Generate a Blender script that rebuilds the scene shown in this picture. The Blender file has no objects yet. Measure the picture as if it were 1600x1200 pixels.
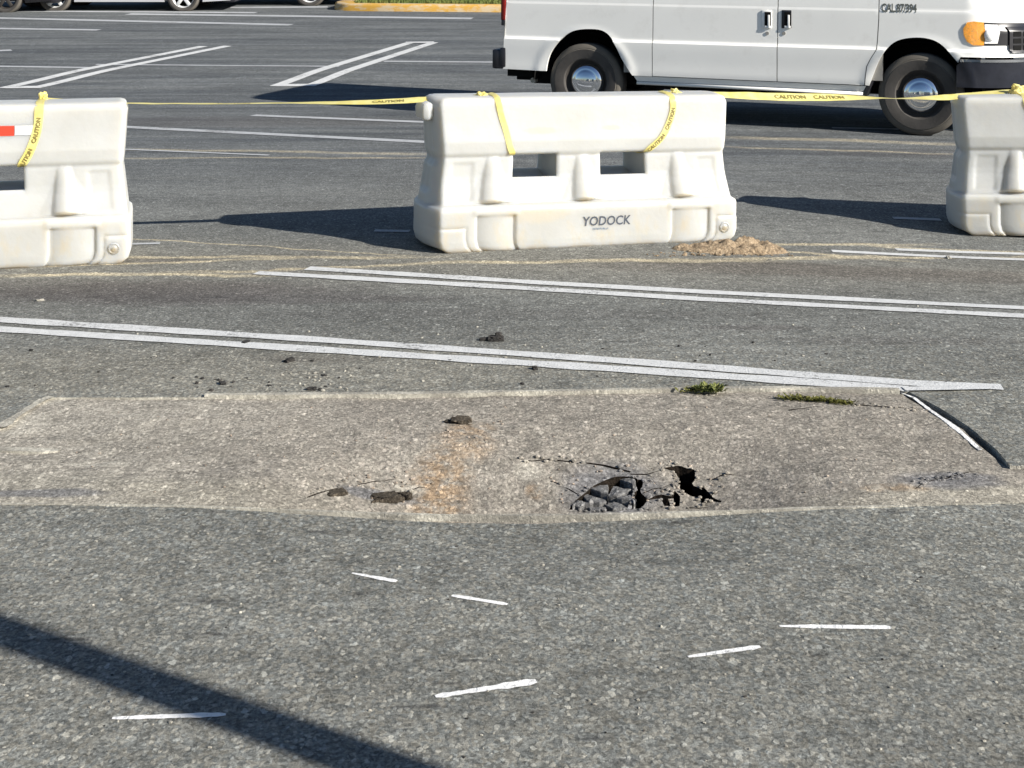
import bpy, bmesh, math, random
from mathutils import Vector, Matrix, noise
from mathutils.geometry import delaunay_2d_cdt
R = math.radians
S = bpy.context.scene
C = S.collection
random.seed(4)

# ------------------------------------------------------------------ camera, light, exposure
F, HZ, CH = 2300.0, -60.0, 1.6          # focal length in photo pixels, horizon row, eye height
cam = bpy.data.cameras.new('camera'); co = bpy.data.objects.new('camera', cam); C.objects.link(co)
cam.sensor_width = 36; cam.lens = 36 * F / 1600
cam.shift_y = -(600 - HZ) / 1600
cam.clip_end = 600
co.location = (0, 0, CH); co.rotation_euler = (R(90), 0, 0)
S.camera = co

SUN = Vector((1.60, -.99, 1.0)).normalized()      # towards the sun
elev = math.asin(SUN.z); azim = math.atan2(SUN.x, SUN.y)
w = bpy.data.worlds.new('World'); S.world = w; w.use_nodes = True
nt = w.node_tree
sky = nt.nodes.new('ShaderNodeTexSky'); sky.sky_type = 'NISHITA'; sky.sun_disc = False
sky.sun_elevation = elev; sky.sun_rotation = azim
sky.air_density = 1.0; sky.dust_density = .6; sky.ozone_density = 3.5
bg = nt.nodes['Background']; bg.inputs[1].default_value = .05
nt.links.new(sky.outputs[0], bg.inputs[0])
sl = bpy.data.lights.new('sun', 'SUN'); sl.energy = 5.0; sl.angle = R(.53); sl.color = (1, .945, .86)
so = bpy.data.objects.new('sun', sl); C.objects.link(so)
so.rotation_euler = SUN.to_track_quat('Z', 'Y').to_euler()
S.view_settings.view_transform = 'Standard'; S.view_settings.look = 'None'
S.view_settings.gamma = 1; S.view_settings.use_curve_mapping = False
S.view_settings.exposure = .87

# ------------------------------------------------------------------ object helpers
def tag(o, label=None, cat=None, group=None, kind=None):
    if label: o['label'] = label
    if cat: o['category'] = cat
    if group: o['group'] = group
    if kind: o['kind'] = kind
    return o
def link(name, me, m=None, parent=None):
    if m is not None and not me.materials:
        for q in (m if isinstance(m, (list, tuple)) else [m]): me.materials.append(q)
    o = bpy.data.objects.new(name, me); C.objects.link(o)
    if parent: o.parent = parent
    return o
def obj(name, bm, m, parent=None, smooth=False, sharp=None):
    me = bpy.data.meshes.new(name)
    bmesh.ops.recalc_face_normals(bm, faces=bm.faces)
    bm.to_mesh(me); bm.free()
    if smooth:
        for p in me.polygons: p.use_smooth = True
        if sharp: me.set_sharp_from_angle(angle=R(sharp))
    return link(name, me, m, parent)
def pymesh(name, vs, fs, m, parent=None, smooth=False, sharp=None):
    me = bpy.data.meshes.new(name); me.from_pydata([tuple(v) for v in vs], [], fs); me.validate(); me.update()
    if smooth:
        for p in me.polygons: p.use_smooth = True
        if sharp: me.set_sharp_from_angle(angle=R(sharp))
    return link(name, me, m, parent)
def empty(name, loc=(0, 0, 0), rot=(0, 0, 0)):
    o = bpy.data.objects.new(name, None); C.objects.link(o); o.location = loc; o.rotation_euler = rot
    o.empty_display_size = .1
    return o
def box(bm, c, s, bev=0, rot=None, seg=2):
    r = bmesh.ops.create_cube(bm, size=1)
    vs = r['verts']
    M = Matrix.Translation(c) @ (rot.to_4x4() if rot else Matrix.Identity(4)) @ Matrix.Diagonal((*s, 1))
    bmesh.ops.transform(bm, matrix=M, verts=vs)
    if bev:
        es = list({e for v in vs for e in v.link_edges})
        bmesh.ops.bevel(bm, geom=es, offset=bev, segments=seg, affect='EDGES', profile=.5)
def lathe(prof, n=64, axis='Y', closed=False):
    vs, fs = [], []
    for k in range(n):
        a = 2 * math.pi * k / n
        for r, h in prof:
            vs.append((r * math.cos(a), h, r * math.sin(a)) if axis == 'Y' else (r * math.cos(a), r * math.sin(a), h))
    m = len(prof)
    for k in range(n):
        k2 = (k + 1) % n
        for j in range(m - 1):
            fs.append((k * m + j, k * m + j + 1, k2 * m + j + 1, k2 * m + j))
    return vs, fs
def tube(bm, a, b, r, n=10):
    a, b = Vector(a), Vector(b); d = b - a
    M = Matrix.Translation((a + b) / 2) @ d.to_track_quat('Z', 'Y').to_matrix().to_4x4()
    bmesh.ops.create_cone(bm, segments=n, radius1=r, radius2=r, depth=d.length, cap_ends=True, matrix=M)

# ------------------------------------------------------------------ material helpers
class N:
    def __init__(s, name):
        s.m = bpy.data.materials.new(name); s.m.use_nodes = True
        s.t = s.m.node_tree; s.b = s.t.nodes['Principled BSDF']
        s.pos = s.t.nodes.new('ShaderNodeNewGeometry').outputs['Position']
    def n(s, typ, ins=None, **kw):
        x = s.t.nodes.new('ShaderNode' + typ)
        for k, v in kw.items(): setattr(x, k, v)
        for k, v in (ins or {}).items(): s.set(x.inputs[k], v)
        return x
    def set(s, i, v):
        if isinstance(v, bpy.types.NodeSocket): s.t.links.new(v, i)
        else: i.default_value = v
    def math(s, op, a, b=None, c=None, clamp=False):
        x = s.n('Math', operation=op, use_clamp=clamp); s.set(x.inputs[0], a)
        if b is not None: s.set(x.inputs[1], b)
        if c is not None: s.set(x.inputs[2], c)
        return x.outputs[0]
    def mapr(s, v, a, b, c=0., d=1., smooth=False):
        x = s.n('MapRange', {0: v, 1: a, 2: b, 3: c, 4: d}); x.clamp = True
        if smooth: x.interpolation_type = 'SMOOTHSTEP'
        return x.outputs[0]
    def scale(s, vec, sc):
        x = s.n('VectorMath', operation='MULTIPLY'); s.set(x.inputs[0], vec); x.inputs[1].default_value = sc
        return x.outputs[0]
    def noise(s, sc, detail=3, rough=.5, vec=None, dist=0.):
        x = s.n('TexNoise', {'Scale': sc, 'Detail': detail, 'Roughness': rough, 'Distortion': dist})
        s.set(x.inputs['Vector'], vec if vec is not None else s.pos)
        return x.outputs[0]
    def voro(s, sc, vec=None, out='Color', feature='F1'):
        x = s.n('TexVoronoi', {'Scale': sc}, feature=feature); s.set(x.inputs['Vector'], vec if vec is not None else s.pos)
        return x.outputs[out]
    def mix(s, f, a, b, blend='MIX'):
        x = s.n('Mix', data_type='RGBA', blend_type=blend)
        s.set(x.inputs[0], f); s.set(x.inputs[6], a if isinstance(a, bpy.types.NodeSocket) else (*a, 1))
        s.set(x.inputs[7], b if isinstance(b, bpy.types.NodeSocket) else (*b, 1))
        return x.outputs[2]
    def gain(s, col, f):                       # colour times a number
        x = s.n('VectorMath', operation='SCALE'); s.set(x.inputs[0], col); s.set(x.inputs[3], f)
        return x.outputs[0]
    def xyz(s):
        x = s.n('SeparateXYZ'); s.t.links.new(s.pos, x.inputs[0]); return x.outputs
    def bump(s, h, dist=.004, strength=1.):
        x = s.n('Bump', {'Height': h, 'Distance': dist, 'Strength': strength})
        s.set(s.b.inputs['Normal'], x.outputs[0])
    def fin(s, col=None, rough=None, metal=None, spec=None, **kw):
        if col is not None: s.set(s.b.inputs['Base Color'], col if isinstance(col, bpy.types.NodeSocket) else (*col, 1))
        if rough is not None: s.set(s.b.inputs['Roughness'], rough)
        if metal is not None: s.set(s.b.inputs['Metallic'], metal)
        if spec is not None: s.set(s.b.inputs['Specular IOR Level'], spec)
        for k, v in kw.items(): s.set(s.b.inputs[k], v)
        return s.m
def plain(name, col, rough=.5, metal=0., spec=.5, var=.06, sc=9., bump=0., **kw):
    q = N(name); f = q.mapr(q.noise(sc, 4, .6), .3, .7, 1 - var, 1 + var)
    if bump: q.bump(q.noise(sc * 12, 3), bump)
    return q.fin(q.gain((*col,) if False else q.mix(0., col, col), f), rough, metal, spec, **kw)

# ------------------------------------------------------------------ terrain and back-projection
def ss(t): t = max(0., min(1., t)); return t * t * (3 - 2 * t)
def T(x, y):
    z = -.10 * math.exp(-((x - 3.3) / 1.9) ** 2 - ((y - 9) / 2.0) ** 2)
    z -= .038 * math.exp(-((x - 4.6) / 1.9) ** 2 - ((y - 13.4) / 1.8) ** 2)
    if y > 17: z += .046 * (y - 17) * ss((y - 17) / 3) if y < 34 else .046 * 17 + .012 * (y - 34)
    z -= .028 * math.exp(-((x - .05) / .7) ** 2 - ((y - 4.2) / .30) ** 2)
    return z
def bowl(x, y):
    gx = math.exp(-((x - .12) / .68) ** 4)
    return -.006 - .145 * gx * ss((5.15 - y) / .85) - .012 * noise.noise(Vector((x * 2.2, y * 3, 0))) * ss((5.4 - y) / .5)
def P(x, y): return T(x, y) + bowl(x, y)
def ray(px, py, d): return Vector(((px - 800) / F * d, d, CH - (py - HZ) / F * d))
def at(px, py, fn=T, dz=0.):
    d = 2.; step = .25
    while d < 200:
        p = ray(px, py, d)
        if p.z < fn(p.x, p.y):
            lo, hi = d - step, d
            for _ in range(30):
                m = (lo + hi) / 2; p = ray(px, py, m)
                if p.z < fn(p.x, p.y): hi = m
                else: lo = m
            p = ray(px, py, hi); return Vector((p.x, p.y, fn(p.x, p.y) + dz))
        d += step; step = .02 + d * .01
    return ray(px, py, 200)
def flat(px, py, dz=0):
    d = F * CH / (py - HZ); p = ray(px, py, d); return Vector((p.x, p.y))

# ------------------------------------------------------------------ ground materials
def band_mask(q, x, y, wob, a, b, wd, fade=.35):
    """soft line from a to b (world xy), half width wd"""
    ax, ay = a; bx, by = b; L = math.hypot(bx - ax, by - ay); ux, uy = (bx - ax) / L, (by - ay) / L
    dx = q.math('SUBTRACT', x, ax); dy = q.math('SUBTRACT', y, ay)
    al = q.math('ADD', q.math('MULTIPLY', dx, ux), q.math('MULTIPLY', dy, uy))
    ac = q.math('ADD', q.math('ADD', q.math('MULTIPLY', dx, -uy), q.math('MULTIPLY', dy, ux)), wob)
    m = q.mapr(q.math('ABSOLUTE', ac), wd * .25, wd, 1., 0., True)
    e = q.math('MULTIPLY', q.mapr(al, -fade, fade, 0., 1., True), q.mapr(al, L - fade, L + fade, 1., 0., True))
    return q.math('MULTIPLY', m, e)
def ell_mask(q, x, y, wob, c, rx, ry, soft=.5):
    dx = q.math('DIVIDE', q.math('SUBTRACT', x, c[0]), rx); dy = q.math('DIVIDE', q.math('SUBTRACT', y, c[1]), ry)
    r = q.math('ADD', q.math('ADD', q.math('MULTIPLY', dx, dx), q.math('MULTIPLY', dy, dy)), wob)
    return q.mapr(r, 1 - soft, 1 + soft, 1., 0., True)
def smax(q, ms):
    r = ms[0]
    for m in ms[1:]: r = q.math('MAXIMUM', r, m)
    return r
def grain(q, amp=1.):
    """coarse aggregate of worn asphalt: factor around 1, and height"""
    wv_ = q.n('VectorMath', operation='ADD'); nz_ = q.n('TexNoise', {'Scale': 60., 'Detail': 2.}); q.set(nz_.inputs['Vector'], q.pos)
    sc_ = q.n('VectorMath', operation='SCALE'); q.set(sc_.inputs[0], nz_.outputs['Color']); sc_.inputs[3].default_value = .016
    q.set(wv_.inputs[0], q.pos); q.set(wv_.inputs[1], sc_.outputs[0]); wp = wv_.outputs[0]          # warped position: stones of uneven outline
    fs_ = []
    for scl, st in ((78., (1, .7, 1)), (150., (1, .75, 1))):
        v = q.n('TexVoronoi', {'Scale': scl}); q.set(v.inputs['Vector'], q.scale(wp, st))
        c = q.n('SeparateColor'); q.t.links.new(v.outputs['Color'], c.inputs[0]); fs_.append((v, c))
    (v1, c1), (v2, c2) = fs_
    big = q.mapr(c1.outputs[0], .62, .95, 0., 1.)                       # only some cells hold a stone
    stone = q.math('MULTIPLY', big, q.mapr(v1.outputs['Distance'], .35, .6, 1., 0., True))
    fine = q.mapr(c2.outputs[0], 0., 1., 1 - .30 * amp, 1 + .26 * amp)
    n2 = q.mapr(q.noise(75, 5, .75), .34, .66, 1 - .34 * amp, 1 + .32 * amp)
    n3 = q.mapr(q.noise(14, 5, .7, vec=q.scale(q.pos, (.6, 1, 1))), .3, .7, 1 - .22 * amp, 1 + .20 * amp)
    n4 = q.mapr(q.noise(1.3, 4, .6, vec=q.scale(q.pos, (.4, 1, 1))), .3, .7, 1 - .15 * amp, 1 + .12 * amp)
    dk_ = q.mapr(q.noise(31, 4, .7), .30, .42, 1 - .30 * amp, 1.)
    f = q.math('MULTIPLY', q.math('MULTIPLY', q.math('MULTIPLY', fine, n2), dk_), q.math('MULTIPLY', n3, n4))
    f = q.math('ADD', f, q.math('MULTIPLY', stone, .55 * amp))
    f = q.math('ADD', f, q.mapr(c1.outputs[1], .975, 1., 0., .8 * amp))
    h = q.math('ADD', q.math('MULTIPLY', stone, .35), q.math('MULTIPLY', q.noise(90, 5, .75), 1.2))
    return f, h, c1.outputs[2]

def asphalt():
    q = N('asphalt'); x, y, z = q.xyz()
    f, h, rnd = grain(q, 1.35)
    col = q.mix(q.mapr(rnd, .2, .9), (.156, .162, .152), (.196, .190, .164))
    col = q.mix(q.math('MULTIPLY', q.mapr(y, 5.6, 6.6), .75), col, (.134, .138, .131))
    far = q.mapr(y, 8., 13., 0., 1.)
    col = q.mix(far, col, (.130, .138, .139))
    # darker lane beyond the barriers, streaked along x
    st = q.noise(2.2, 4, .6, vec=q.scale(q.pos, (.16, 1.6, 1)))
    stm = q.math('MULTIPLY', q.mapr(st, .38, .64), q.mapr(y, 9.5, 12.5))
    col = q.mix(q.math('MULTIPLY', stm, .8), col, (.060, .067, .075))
    wob = q.math('MULTIPLY', q.math('SUBTRACT', q.noise(2.5, 4, .65), .5), 1.6)
    wl = q.math('MULTIPLY', q.math('SUBTRACT', q.noise(1.1, 5, .62), .5), .30)
    # oil and tyre marks
    dk = []
    for px, py, rx, ry, s in ((250, 457, .95, .26, 1.), (420, 466, .75, .12, .8), (110, 445, .6, .13, .6), (1290, 413, 1.25, .17, .9),
                              (1180, 408, .75, .13, 1.), (1480, 423, .8, .10, .7), (1180, 510, .25, .05, .6), (1500, 235, 1.2, .3, .4),
                              (240, 407, .25, .07, .7), (1400, 530, .5, .07, .35), (780, 490, 1.2, .10, .25), (500, 560, .25, .05, .4), (350, 190, 2., .5, .5)):
        c = flat(px, py); dk.append(q.math('MULTIPLY', ell_mask(q, x, y, wob, c, rx, ry, .75), s))
    col = q.mix(q.math('MULTIPLY', smax(q, dk), .85), col, (.078, .072, .070))
    # short dark scuffs
    sc = q.noise(4.1, 3, .5, vec=q.scale(q.pos, (.8, 3.6, 1)))
    col = q.mix(q.math('MULTIPLY', q.mapr(sc, .66, .72), .6), col, (.05, .05, .05))
    # dusty sand tracks
    sd = []
    for a, b, wd in (((0, 433), (420, 428), .055), ((300, 425), (720, 411), .045), ((640, 414), (1180, 399), .06), ((1120, 399), (1300, 391), .06),
                     ((1250, 392), (1620, 376), .05), ((190, 400), (640, 403), .05), ((180, 372), (640, 400), .02), ((1150, 376), (1420, 363), .06), ((1380, 368), (1620, 371), .07),
                     ((1190, 381), (1400, 391), .04), ((1160, 396), (1400, 384), .04), ((190, 233), (660, 240), .10), ((190, 247), (660, 246), .07),
                     ((1140, 213), (1500, 220), .16), ((1140, 228), (1500, 236), .08), ((0, 418), (480, 403), .04)):
        p0, p1 = flat(*a), flat(*b); sd.append(band_mask(q, x, y, wl, p0, p1, wd))
    br = q.mapr(q.noise(14, 4, .7, vec=q.scale(q.pos, (.35, 1, 1))), .3, .6, .45, 1.)
    sand = q.math('MULTIPLY', smax(q, sd), br)
    col = q.mix(q.math('MULTIPLY', sand, q.mapr(y, 8.8, 10., 1., .55)), col, (.44, .385, .27))
    # thin dusting in front of the barriers and round the patch
    dust = q.math('MULTIPLY', q.mapr(y, 8.6, 7.9), q.mapr(y, 7.0, 7.7))
    dust2 = ell_mask(q, x, y, wob, (-1.2, 5.75), 1.6, .35, .9)
    col = q.mix(q.math('MULTIPLY', q.math('MAXIMUM', q.math('MULTIPLY', dust, .35), q.math('MULTIPLY', dust2, .35)), .6), col, (.27, .24, .18))
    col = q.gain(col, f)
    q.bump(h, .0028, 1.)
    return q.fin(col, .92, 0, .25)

def patch_mat():
    q = N('worn_concrete_patch'); x, y, z = q.xyz()
    f, h, rnd = grain(q, 1.15)
    col = q.mix(q.mapr(rnd, .2, .9), (.236, .218, .186), (.288, .260, .222))
    wob = q.math('MULTIPLY', q.math('SUBTRACT', q.noise(4, 4, .7), .5), 1.8)
    # lighter collar along the front and right edge
    ap = []
    for a, b, wd in (((-200, 742), (470, 775), .17), ((-200, 770), (520, 790), .12), ((1180, 790), (1700, 765), .16)):
        p0, p1 = flat(*a), flat(*b); ap.append(band_mask(q, x, y, q.math('MULTIPLY', wob, .03), p0, p1, wd))
    col = q.mix(q.math('MULTIPLY', smax(q, ap), .55), col, (.36, .335, .27))
    mu = q.mapr(q.noise(2.3, 4, .65), .42, .62)
    col = q.mix(q.math('MULTIPLY', mu, .40), col, (.19, .175, .15))
    pale = q.mapr(q.math('ADD', x, q.math('MULTIPLY', wob, .25)), -.5, -1.3)
    col = q.mix(q.math('MULTIPLY', pale, .5), col, (.33, .31, .265))
    ru = []
    for px, py, rx, ry, s in ((725, 688, .10, .13, .7), (685, 768, .10, .20, 1.), (735, 668, .08, .06, .8), (835, 768, .03, .04, 1.), (1400, 762, .1, .03, .7), (480, 600, .2, .1, 1.)):
        c = at(px, py, P); ru.append(q.math('MULTIPLY', ell_mask(q, x, y, wob, c, rx, ry, .9), s))
    col = q.mix(q.math('MULTIPLY', q.math('MULTIPLY', smax(q, ru), q.mapr(q.noise(19, 4, .7), .38, .58)), .6), col, (.28, .175, .085))
    wh = []
    for px, py, rx, ry in ((825, 735, .05, .05), (80, 625, .06, .05), (30, 665, .10, .12), (160, 725, .10, .03), (640, 765, .05, .03)):
        c = at(px, py, P); wh.append(ell_mask(q, x, y, wob, c, rx, ry, .8))
    col = q.mix(q.math('MULTIPLY', smax(q, wh), .45), col, (.5, .47, .40))
    gr = []
    for px, py, rx, ry in ((955, 770, .16, .16), (1480, 750, .17, .07), (1500, 744, .12, .04), (60, 770, .2, .03), (590, 775, .12, .03)):
        c = at(px, py, P); gr.append(ell_mask(q, x, y, wob, c, rx, ry, .7))
    col = q.mix(q.math('MULTIPLY', smax(q, gr), .65), col, (.12, .125, .14))
    col = q.gain(col, f)
    q.bump(h, .0032, 1.)
    return q.fin(col, .95, 0, .2)

def paint_mat(name, base=(.72, .73, .74), wear=.5):
    q = N(name); f, h, rnd = grain(q, .6)
    wr = q.math('MULTIPLY', q.noise(55, 4, .75), 1.); wr2 = q.noise(3, 3, .6)
    m = q.mapr(q.math('ADD', q.math('MULTIPLY', wr, .55), q.math('MULTIPLY', wr2, .45)), wear + .02, wear + .12)
    col = q.mix(m, q.gain(q.mix(0., base, base), q.mapr(q.noise(20, 3), .3, .7, .88, 1.05)), q.gain(q.mix(0., (.15, .15, .15), (0, 0, 0)), f))
    q.bump(h, .003, 1.)
    return q.fin(col, .8, 0, .3)

M_ASPH = asphalt(); M_PATCH = patch_mat()
M_PAINT = paint_mat('white_road_paint', (.56, .57, .57), .53)
M_PAINT_OLD = paint_mat('faded_road_paint', (.40, .415, .43), .52)
M_CHALK = paint_mat('fresh_white_mark', (.80, .80, .79), .515)
q = N('shade_black_soil'); f, h, rnd = grain(q, 1.); q.bump(h, .01)
M_SOIL_SHADE = q.fin(q.gain(q.mix(rnd, (.010, .008, .006), (.026, .020, .015)), f), .98, 0, .1)  # near-black: shade inside holes and joint put into soil and wall colour
q = N('pit_soil'); f, h, rnd = grain(q, 1.); q.bump(h, .012)
M_PIT = q.fin(q.gain(q.mix(rnd, (.055, .047, .037), (.125, .105, .08)), f), .98, 0, .1)
q = N('broken_asphalt'); f, h, rnd = grain(q, 1.); q.bump(h, .008)
M_CHUNK = q.fin(q.gain(q.mix(rnd, (.12, .12, .125), (.20, .198, .192)), f), .95, 0, .2)
q = N('dark_clod'); f, h, rnd = grain(q, 1.); q.bump(h, .008)
M_CLOD = q.fin(q.gain(q.mix(rnd, (.025, .025, .025), (.06, .055, .05)), f), .95, 0, .2)
q = N('broken_edge'); f, h, rnd = grain(q, 1.); q.bump(h, .008)
M_EDGE = q.fin(q.gain(q.mix(rnd, (.30, .24, .19), (.40, .34, .28)), f), .95, 0, .2)
q = N('old_concrete_edging'); f, h, rnd = grain(q, .6); q.bump(h, .004)
M_EDGING = q.fin(q.gain(q.mix(q.mapr(q.noise(5, 4, .6), .4, .6), (.44, .42, .36), (.27, .255, .22)), f), .95, 0, .2)

# ------------------------------------------------------------------ the lot and the sunken patch
def inpoly(p, poly):
    c = False; n = len(poly); x, y = p
    for i in range(n):
        x1, y1 = poly[i]; x2, y2 = poly[(i + 1) % n]
        if (y1 > y) != (y2 > y) and x < (x2 - x1) * (y - y1) / (y2 - y1) + x1: c = not c
    return c
def rough_poly(pts, seg=.05, amp=.004, seed=0):
    out = []; n = len(pts)
    for i in range(n):
        a, b = Vector(pts[i][:2]), Vector(pts[(i + 1) % n][:2]); L = (b - a).length; k = max(1, int(L / seg))
        nrm = Vector((-(b - a).y, (b - a).x)) / max(L, 1e-6)
        for j in range(k):
            t = j / k; p = a.lerp(b, t)
            o = noise.noise(Vector((p.x * 7, p.y * 7, seed))) * amp + noise.noise(Vector((p.x * 31, p.y * 31, seed))) * amp * .6
            out.append(tuple(p + nrm * o))
    return out
def cdt_mesh(outer, holes, pts, step_skip=0.):
    """triangulate the outer polygon minus holes -> (2d verts, faces)"""
    vs, es = [], []
    for lp in [outer] + holes:
        b = len(vs); vs += [Vector(p) for p in lp]; es += [(b + i, b + (i + 1) % len(lp)) for i in range(len(lp))]
    vs += [Vector(p) for p in pts]
    ov, oe, of, *_ = delaunay_2d_cdt(vs, es, [], 0, 1e-6)
    fs = []
    for f_ in of:
        c = sum((ov[i] for i in f_), Vector((0, 0))) / len(f_)
        if inpoly(c, outer) and not any(inpoly(c, h_) for h_ in holes): fs.append(list(f_))
    return ov, fs
def sheet(name, ov, fs, zf, mats, skirt=0., skirt_mat=1, parent=None, skirt_ok=None, jag=0.):
    vs = [(v.x, v.y, zf(v.x, v.y)) for v in ov]; F_ = [f if f else f for f in fs]
    mi = [0] * len(F_)
    if skirt:
        cnt = {}
        for f_ in fs:
            for i in range(len(f_)):
                a, b = f_[i], f_[(i + 1) % len(f_)]
                cnt[(a, b)] = cnt.get((a, b), 0) + 1
        low = {}
        def lw(i):
            if i not in low:
                x, y, z = vs[i]; low[i] = len(vs)
                vs.append((x + jag * noise.noise(Vector((x * 20, y * 20, 3))), y + jag * noise.noise(Vector((x * 20, y * 20, 8))), z - skirt))
            return low[i]
        for (a, b) in list(cnt):
            if (b, a) not in cnt and (skirt_ok is None or (skirt_ok(vs[a]) and skirt_ok(vs[b]))):
                F_.append([b, a, lw(a), lw(b)]); mi.append(skirt_mat)
    me = bpy.data.meshes.new(name); me.from_pydata(vs, [], F_); me.update()
    for i, p in enumerate(me.polygons): p.material_index = mi[i]
    for m in mats: me.materials.append(m)
    o = bpy.data.objects.new(name, me); C.objects.link(o)
    if parent: o.parent = parent
    return o

# outline of the patch, photo pixels of the flat ground
top = [(-260, 700), (-120, 698), (-30, 692), (0, 668), (30, 646), (60, 625), (78, 621), (300, 621), (640, 618), (900, 614), (1080, 610), (1240, 610), (1410, 613)]
right = [(1455, 640), (1505, 672), (1545, 703), (1578, 727), (1760, 735)]
front = [(1760, 777), (1600, 785), (1400, 790), (1150, 797), (1000, 801), (800, 804), (640, 803), (480, 798), (300, 791), (0, 787), (-260, 783)]
PB = rough_poly([flat(*p) for p in top + right + front], .05, .006, 1)
gap = [(1420, 611), (1466, 635.5), (1517, 668.5), (1556, 701), (1578, 727), (1764, 735)]        # the lot stands back from the patch here: an open joint
GH = rough_poly([flat(*p) for p in top[:-1] + gap + front], .05, .004, 1)
pts = []
y = 2.3
while y < 6.6:
    x = -4.6
    while x < 4.6:
        if abs(y - 4.2) < .5 or True: pts.append((x + random.uniform(-.01, .01), y + random.uniform(-.01, .01)))
        x += .09
    y += .09
for yy in [6.8, 7.2, 7.7, 8.2, 8.7, 9.2, 9.7, 10.2, 11, 12, 13, 14, 15, 16, 17, 17.5, 18, 18.5, 19, 20, 21, 23, 25, 28, 31, 34, 38, 45, 60, 90]:
    for k in range(-24, 25): pts.append((k * (.35 if yy < 17 else .8) + .01, yy))
OUT = [(-160, -40), (160, -40), (160, 220), (-160, 220)]
ov, fs = cdt_mesh(OUT, [GH], pts)
def GZ(x, y): return T(x, y)
lot = sheet('parking_lot', ov, fs, GZ, [M_ASPH, M_EDGING, M_SOIL_SHADE], skirt=.16, skirt_ok=lambda v: abs(v[0]) < 20 and 2 < v[1] < 8, jag=.01)
for p_ in lot.data.polygons:
    if p_.material_index == 1 and p_.center.x > 1.72 and p_.center.y > 4.72: p_.material_index = 2  # far wall of the open joint painted near-black as its shade
tag(lot, kind='structure')

def hole(pl, fn=P, seg=.010, amp=.013, seed=2): return rough_poly([at(px, py, fn) for px, py in pl], seg, amp, seed)
HOLES = [
    hole([(1036, 732), (1060, 729), (1085, 733), (1087, 747), (1081, 755), (1083, 759), (1096, 765), (1102, 771), (1106, 768), (1108, 774), (1101, 788),
          (1094, 786), (1093, 776), (1080, 775), (1066, 768), (1057, 760), (1058, 748), (1053, 737)]),
    hole([(998, 751), (1004, 750), (1001, 764), (1003, 772), (1010, 777), (1013, 778), (1024, 773), (1035, 771), (1047, 775), (1050, 769), (1056, 767), (1061, 775), (1062, 790),
          (1054, 791), (1052, 780), (1046, 779), (1048, 791), (1038, 790), (1030, 779), (1013, 783), (1000, 797), (984, 797), (988, 785), (991, 772), (997, 762), (997, 752)]),
    hole([(1095, 760), (1101, 762), (1114, 776), (1128, 783), (1126, 786), (1108, 779), (1099, 768)], seg=.02, amp=.003),
    hole([(870, 717), (897, 721), (896, 723), (868, 719)], seg=.03, amp=.002),
    hole([(916, 722), (944, 725), (964, 730), (986, 737), (984, 739), (960, 733), (942, 728), (916, 724)], seg=.03, amp=.002),
]
SLAB_HOLE = hole([(888, 796), (900, 781), (914, 768), (928, 757), (948, 748), (975, 745), (995, 748), (994, 760), (988, 772), (984, 785), (980, 798), (930, 799)], seg=.02, amp=.006)
HOLES.append(SLAB_HOLE)
# fine cracks running away from the break
for cr in ([(1112, 748), (1130, 740), (1150, 741)], [(860, 716), (830, 719), (800, 716)], [(560, 756), (590, 750), (630, 748)], [(1110, 775), (1116, 768), (1124, 764)], [(903, 772), (890, 764), (880, 760)], [(1430, 763), (1443, 754), (1475, 747), (1505, 739), (1530, 735)], [(1335, 631), (1390, 636), (1442, 640)], [(1232, 640), (1290, 634)], [(1004, 771), (1020, 764), (1036, 761), (1056, 752)], [(1018, 748), (1026, 757), (1030, 766)], [(1072, 792), (1092, 793), (1116, 790)], [(985, 741), (1010, 740), (1038, 734)], [(640, 766), (655, 760), (668, 762)], [(480, 776), (505, 768), (540, 758)]):
    HOLES.append(hole(cr + [(a, b + 1.6) for a, b in cr[::-1][1:]], seg=.02, amp=.0015))
PITS = []
pts = []
y = 3.9
while y < 5.8:
    x = -3.4
    while x < 3.6:
        fine = y < 5.1 and -.9 < x < .9
        pts.append((x + random.uniform(-.012, .012), y + random.uniform(-.012, .012)))
        x += .028 if fine else .07
    y += .028 if y < 5.1 else .07
ov, fs = cdt_mesh(PB, HOLES + PITS, [p for p in pts])
def PZ(x, y):
    return P(x, y) + .004 * noise.noise(Vector((x * 9, y * 9, 1))) + .003 * noise.noise(Vector((x * 25, y * 25, 1)))
patch = sheet('sunken_pavement_patch', ov, fs, PZ, [M_PATCH, M_SOIL_SHADE], skirt=.055, jag=.01)  # hole walls take the near-black colour, shade painted on
tag(patch, kind='structure')
# soil below everything, a real void under the collapsed part
vs, fs = [], []
nx, ny = 110, 40
for j in range(ny + 1):
    for i in range(nx + 1):
        x = -4.2 + 8.4 * i / nx; y = 3.6 + 2.6 * j / ny
        d = .17 + .55 * math.exp(-((x - .42) / .38) ** 4 - ((y - 4.35) / .36) ** 4) + .02 * noise.noise(Vector((x * 5, y * 5, 0)))
        vs.append((x, y, T(x, y) - d - .02))
for j in range(ny):
    for i in range(nx): a = j * (nx + 1) + i; fs.append((a, a + 1, a + nx + 2, a + nx + 1))
tag(pymesh('soil', vs, fs, M_SOIL_SHADE, smooth=True), kind='structure')
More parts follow.
